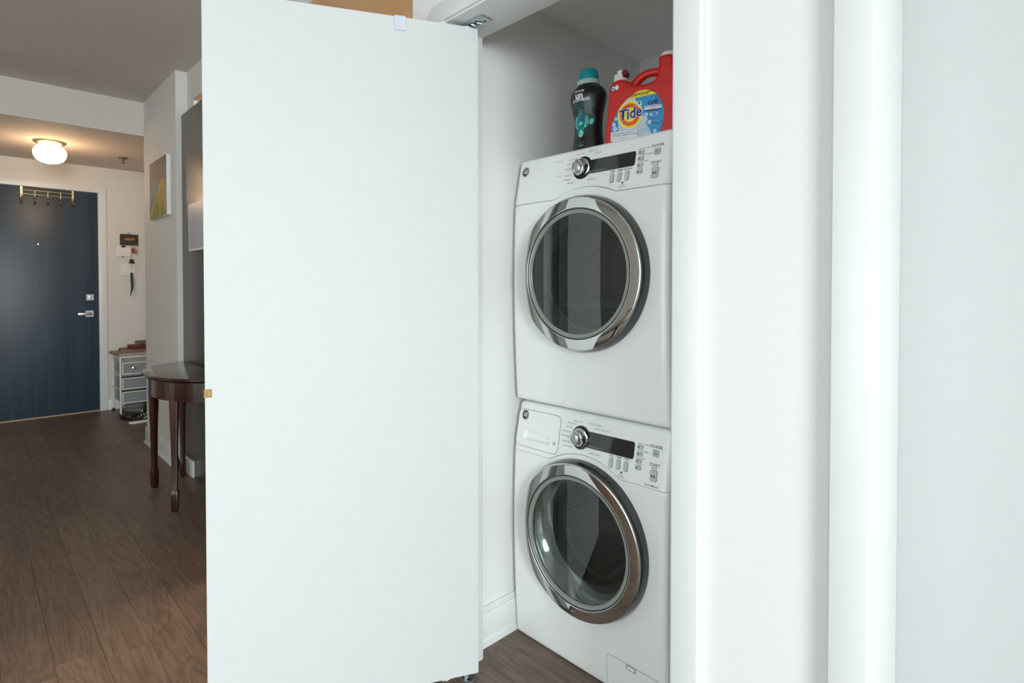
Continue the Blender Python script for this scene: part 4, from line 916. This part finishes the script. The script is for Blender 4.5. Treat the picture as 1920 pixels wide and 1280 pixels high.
# wire drawer unit in the alcove
ux0, ux1, uy0, uy1, uz = -6.765, -6.385, 1.033, 1.345, 0.568
du = thing('drawer_trolley', 'white wire drawer unit with grey mesh drawers beside the entry door', 'drawer unit', ((ux0 + ux1) / 2, (uy0 + uy1) / 2, 0))
def bar(name, b, parent, mat='wirewhite'): return box(name, b, M[mat], parent, 0.0015, 1)
T = 0.007
for x in (ux0, ux1):
    for y in (uy0, uy1): bar('post', (x - T, x + T, y - T, y + T, 0.022, uz), du); lathe('foot', [(0.0, 0.0003), (0.012, 0.001), (0.015, 0.010), (0.011, 0.022), (0.0, 0.024)], (x, y, 0), 'z', M['brownball'], du, 14)
for x in (ux0, ux1): bar('rail', (x - T * 0.7, x + T * 0.7, uy0 + T, uy1 - T, uz - 0.016, uz - 0.002), du)
for y in (uy0, uy1):
    for z in (uz - 0.009, 0.525, 0.378, 0.245): bar('rail', (ux0 + T, ux1 - T, y - T * 0.6, y + T * 0.6, z - 0.005, z + 0.005), du)
for i, (za, zb) in enumerate(((0.392, 0.508), (0.250, 0.361), (0.118, 0.230))):
    d_ = bar('drawer', (ux1 + 0.002, ux1 + 0.010, uy0 + 0.012, uy1 - 0.012, zb - 0.009, zb), du)
    bar('drawer_frame', (ux1 + 0.002, ux1 + 0.010, uy0 + 0.012, uy1 - 0.012, za, za + 0.009), d_)
    for y in (uy0 + 0.012, uy1 - 0.021): bar('drawer_frame', (ux1 + 0.002, ux1 + 0.010, y, y + 0.009, za + 0.009, zb - 0.009), d_)
    box('drawer_mesh', (ux1 + 0.004, ux1 + 0.0055, uy0 + 0.021, uy1 - 0.021, za + 0.009, zb - 0.009), M['mesh_grey'], d_)
    for y in (uy0 + 0.012, uy1 - 0.014): box('drawer_mesh', (ux0 + 0.012, ux1, y, y + 0.002, za + 0.004, zb - 0.004), M['mesh_grey'], d_)
    box('drawer_mesh', (ux0 + 0.012, ux1, uy0 + 0.014, uy1 - 0.014, za + 0.001, za + 0.003), M['mesh_grey'], d_)
    if i == 0: lathe('drawer_knob', [(0.0, 0.0), (0.006, 0.0), (0.006, 0.012), (0.014, 0.016), (0.014, 0.022), (0.0, 0.025)], (0, 0, 0), 'z', M['steel'], d_, 16)
kb = bpy.data.objects['drawer_knob']
for v in kb.data.vertices: v.co = Vector((ux1 + 0.006 + v.co.z, 1.135 + v.co.x, 0.452 + v.co.y))
# what lies in and on it
def lump(name, c, s, mat, parent=None, seed=1, amp=0.18, flat=None, n=3, kind=None):
    """crumpled bag / cloth: a subdivided ball pushed about by random bumps, resting flat on its base"""
    rnd_ = random.Random(seed); bm = bmesh.new(); bmesh.ops.create_icosphere(bm, subdivisions=n, radius=1.0)
    dirs = [(Vector((rnd_.uniform(-1, 1), rnd_.uniform(-1, 1), rnd_.uniform(-1, 1))).normalized(), rnd_.uniform(-amp, amp), rnd_.uniform(2, 7)) for _ in range(14)]
    for v in bm.verts:
        d = v.co.normalized(); k = 1 + sum(a * max(0, d.dot(e)) ** p for e, a, p in dirs)
        q = Vector((d.x * s[0] * k, d.y * s[1] * k, d.z * s[2] * k)); q.z = max(q.z, -s[2] * 0.6); v.co = Vector(c) + q + Vector((0, 0, s[2] * 0.6 + 0.0005))
    me = bpy.data.meshes.new(name); bm.to_mesh(me); bm.free()
    return link(name, me, mat, parent, True, 60)
box_ct = ((0.395, 0.44, 'newsprint'), (0.253, 0.325, 'brownpaper'), (0.121, 0.185, 'newsprint'))
tag(boxes('paper_bundle', [(ux0 + 0.02, ux1 - 0.02, uy0 + 0.03, uy1 - 0.03, 0.3955, 0.445)], M['newsprint'], None, 0.004), 'papers behind the grey mesh of the top wire drawer', 'papers')
tag(boxes('paper_bundle', [(ux0 + 0.02, ux1 - 0.02, uy0 + 0.03, uy1 - 0.03, 0.2535, 0.325)], M['brownpaper'], None, 0.004), 'brown papers behind the mesh of the middle wire drawer', 'papers')
tag(boxes('folded_packet', [(ux0 + 0.02, ux1 - 0.02, uy0 + 0.05, uy1 - 0.03, 0.1215, 0.190)], M['yellow'], None, 0.006), 'yellow packet behind the mesh of the lowest wire drawer', 'packet')
tl = thing('hand_tool', 'black tool with a yellow grip above the papers in the top drawer', 'tool', (ux1 - 0.05, 1.2, 0.446))
tube('shaft', [(ux1 - 0.03, 1.19, 0.520), (ux1 - 0.03, 1.32, 0.520)], 0.010, M['blackgloss'], tl, 10); tube('grip', [(ux1 - 0.03, 1.155, 0.520), (ux1 - 0.03, 1.19, 0.520)], 0.014, M['yellow'], tl, 10)
for o in tl.children:
    for v in o.data.vertices: v.co.z -= 0.0615
def folded(name, x0, x1, y0, y1, z, t, rot, layers, mat):
    bm = bmesh.new(); cx, cy = (x0 + x1) / 2, (y0 + y1) / 2
    for k in range(layers):
        r = bmesh.ops.create_cube(bm, size=1.0); j = random.uniform(-0.006, 0.006)
        bw = 1 - 0.02 * k
        for v in r['verts']:
            lx_, ly_ = v.co.x * (x1 - x0) * bw + j, v.co.y * (y1 - y0) * bw - j
            sag = 0.006 * math.cos(v.co.x * 2)
            v.co = Vector((cx + lx_ * math.cos(rot) - ly_ * math.sin(rot), cy + lx_ * math.sin(rot) + ly_ * math.cos(rot), z + t * (k + 0.5 + v.co.z * 0.92) / layers))
    bmesh.ops.bevel(bm, geom=list(bm.edges), offset=t / layers * 0.3, segments=2, affect='EDGES')
    me = bpy.data.meshes.new(name); bm.to_mesh(me); bm.free()
    return link(name, me, mat, None, True, 40)
zt = uz + 0.0003
tag(folded('newspaper', -6.78, -6.375, 1.008, 1.35, zt, 0.026, 0.05, 3, M['newsprint']), 'folded grey newspapers lying flat on top of wire drawer unit', 'newspaper')
tag(folded('newspaper', -6.74, -6.45, 1.06, 1.355, zt + 0.0265, 0.026, -0.12, 3, M['brownpaper']), 'brown folded paper under the crimson pouch on drawer unit', 'newspaper')
pch = tag(folded('cloth_pouch', -6.60, -6.43, 1.125, 1.33, zt + 0.053, 0.042, 0.10, 2, M['redbag']), 'crimson folded pouch on the papers above wire drawer unit', 'pouch')
tag(folded('envelope', -6.68, -6.47, 1.22, 1.36, zt + 0.0955, 0.026, 0.25, 2, M['brownpaper']), 'brown envelope on top of the pile above drawer unit', 'envelope')
tag(lump('clear_bag', (-6.56, 1.17, 0.0), (0.175, 0.125, 0.062), M['clearbag'], None, 5, 0.25), 'crumpled clear plastic bag on the floor under drawer unit', 'bag')
tag(lump('black_bag', (-6.245, 1.085, 0.0), (0.085, 0.065, 0.034), M['blackbag'], None, 9, 0.22), 'flat dark plastic bag on the floor in front of drawer unit', 'bag')
tag(lump('black_backpack', (-6.20, 1.245, 0.0), (0.080, 0.068, 0.12), M['blackbag'], None, 12, 0.2), 'black bag standing on floor behind the sneaker, half hidden', 'bag')
def sneaker(x, y, ang, label):
    R = thing('sneaker', label, 'shoe', (x, y, 0)); ca, sa = math.cos(ang), math.sin(ang)
    f = lambda u, v, z: Vector((x + u * ca - v * sa, y + u * sa + v * ca, z))
    out = smooth_closed([(-0.135, -0.028), (-0.135, 0.028), (-0.05, 0.032), (0.05, 0.044), (0.11, 0.036), (0.14, 0.0), (0.11, -0.038), (0.05, -0.044), (-0.05, -0.032)], 1)
    prism('sole', out, lambda u, v, w: f(u, v, w + 0.0004), 0.022, M['whitesole'], R, 0.004)
    vs, fs = [], []; secs = [(-0.132, 0.024, 0.082), (-0.09, 0.031, 0.088), (-0.03, 0.032, 0.084), (0.02, 0.036, 0.070), (0.07, 0.040, 0.052), (0.115, 0.030, 0.040), (0.136, 0.012, 0.030)]
    n = 10
    for u, hw, h in secs:
        for i in range(n): a = PI * i / (n - 1); vs.append(f(u, hw * math.cos(a), 0.0224 + (h - 0.0224) * math.sin(a)))
    for j in range(len(secs) - 1):
        for i in range(n - 1): fs.append((j * n + i, j * n + i + 1, (j + 1) * n + i + 1, (j + 1) * n + i))
        fs.append((j * n, j * n + n - 1, (j + 1) * n + n - 1, (j + 1) * n))
    fs += [tuple(range(n)), tuple((len(secs) - 1) * n + i for i in range(n))]
    from_py('upper', vs, fs, M['sneaker'], R, True, 50)
    for k in range(4):
        u = -0.01 + 0.022 * k; h = 0.079 - 0.0075 * k
        tube('lace', [f(u, -0.020, h - 0.012), f(u + 0.003, 0.0, h + 0.003), f(u + 0.006, 0.020, h - 0.012)], 0.0035, M['whitesole'], R, 6)
    for s in (-1, 1): tube('side_stripe', [f(-0.04, s * 0.0335, 0.040), f(0.0, s * 0.036, 0.056), f(0.03, s * 0.0365, 0.036)], 0.0035, M['whitesole'], R, 6)
    return R
sneaker(-6.005, 1.16, math.radians(-82), 'black sneaker with white sole and laces on floor beside drawer unit')

# ------------------------------------------------------------------ dining set left of the view, mirrored in the chrome rings
def dining_chair(x, y, rz, label):
    R = thing('dining_chair', label, 'chair', (x, y, 0)); ca, sa = math.cos(rz), math.sin(rz)
    f = lambda u, v, z: (x + u * ca - v * sa, y + u * sa + v * ca, z)
    for s in (-1, 1):
        tube('leg', [f(0.20 * s, 0.20, 0.0), f(0.19 * s, 0.19, 0.44)], [0.014, 0.019], M['chairwood'], R, 10)
        tube('back_post', [f(0.19 * s, -0.21, 0.0), f(0.19 * s, -0.19, 0.44), f(0.185 * s, -0.21, 0.72), f(0.18 * s, -0.25, 0.98)], [0.014, 0.019, 0.017, 0.014], M['chairwood'], R, 10)
    for z, yy in ((0.62, -0.20), (0.78, -0.22), (0.93, -0.24)): tube('back_rail', [f(-0.18, yy, z), f(0.0, yy - 0.02, z), f(0.18, yy, z)], 0.014, M['chairwood'], R, 8)
    prism('seat', smooth_closed([(-0.22, 0.22), (0.22, 0.22), (0.20, -0.20), (-0.20, -0.20)], 2), lambda u, v, w: Vector(f(u, v, 0.44 + w)), 0.035, M['blackbag'], R, 0.01)
    return R
dining_chair(-1.95, -0.42, 0.4, 'wooden dining chair with dark seat mirrored in the dryer door ring')
dt = thing('dining_table', 'dark wooden dining table mirrored in the washing machine door ring', 'table', (-2.75, -1.2, 0))
box('tabletop', (-3.55, -2.25, -1.85, -0.95, 0.715, 0.75), M['mahog_top'], dt, 0.004)
for x in (-3.48, -2.32):
    for y in (-1.78, -1.02): box('leg', (x - 0.035, x + 0.035, y - 0.035, y + 0.035, 0.0005, 0.715), M['mahog'], dt, 0.004)
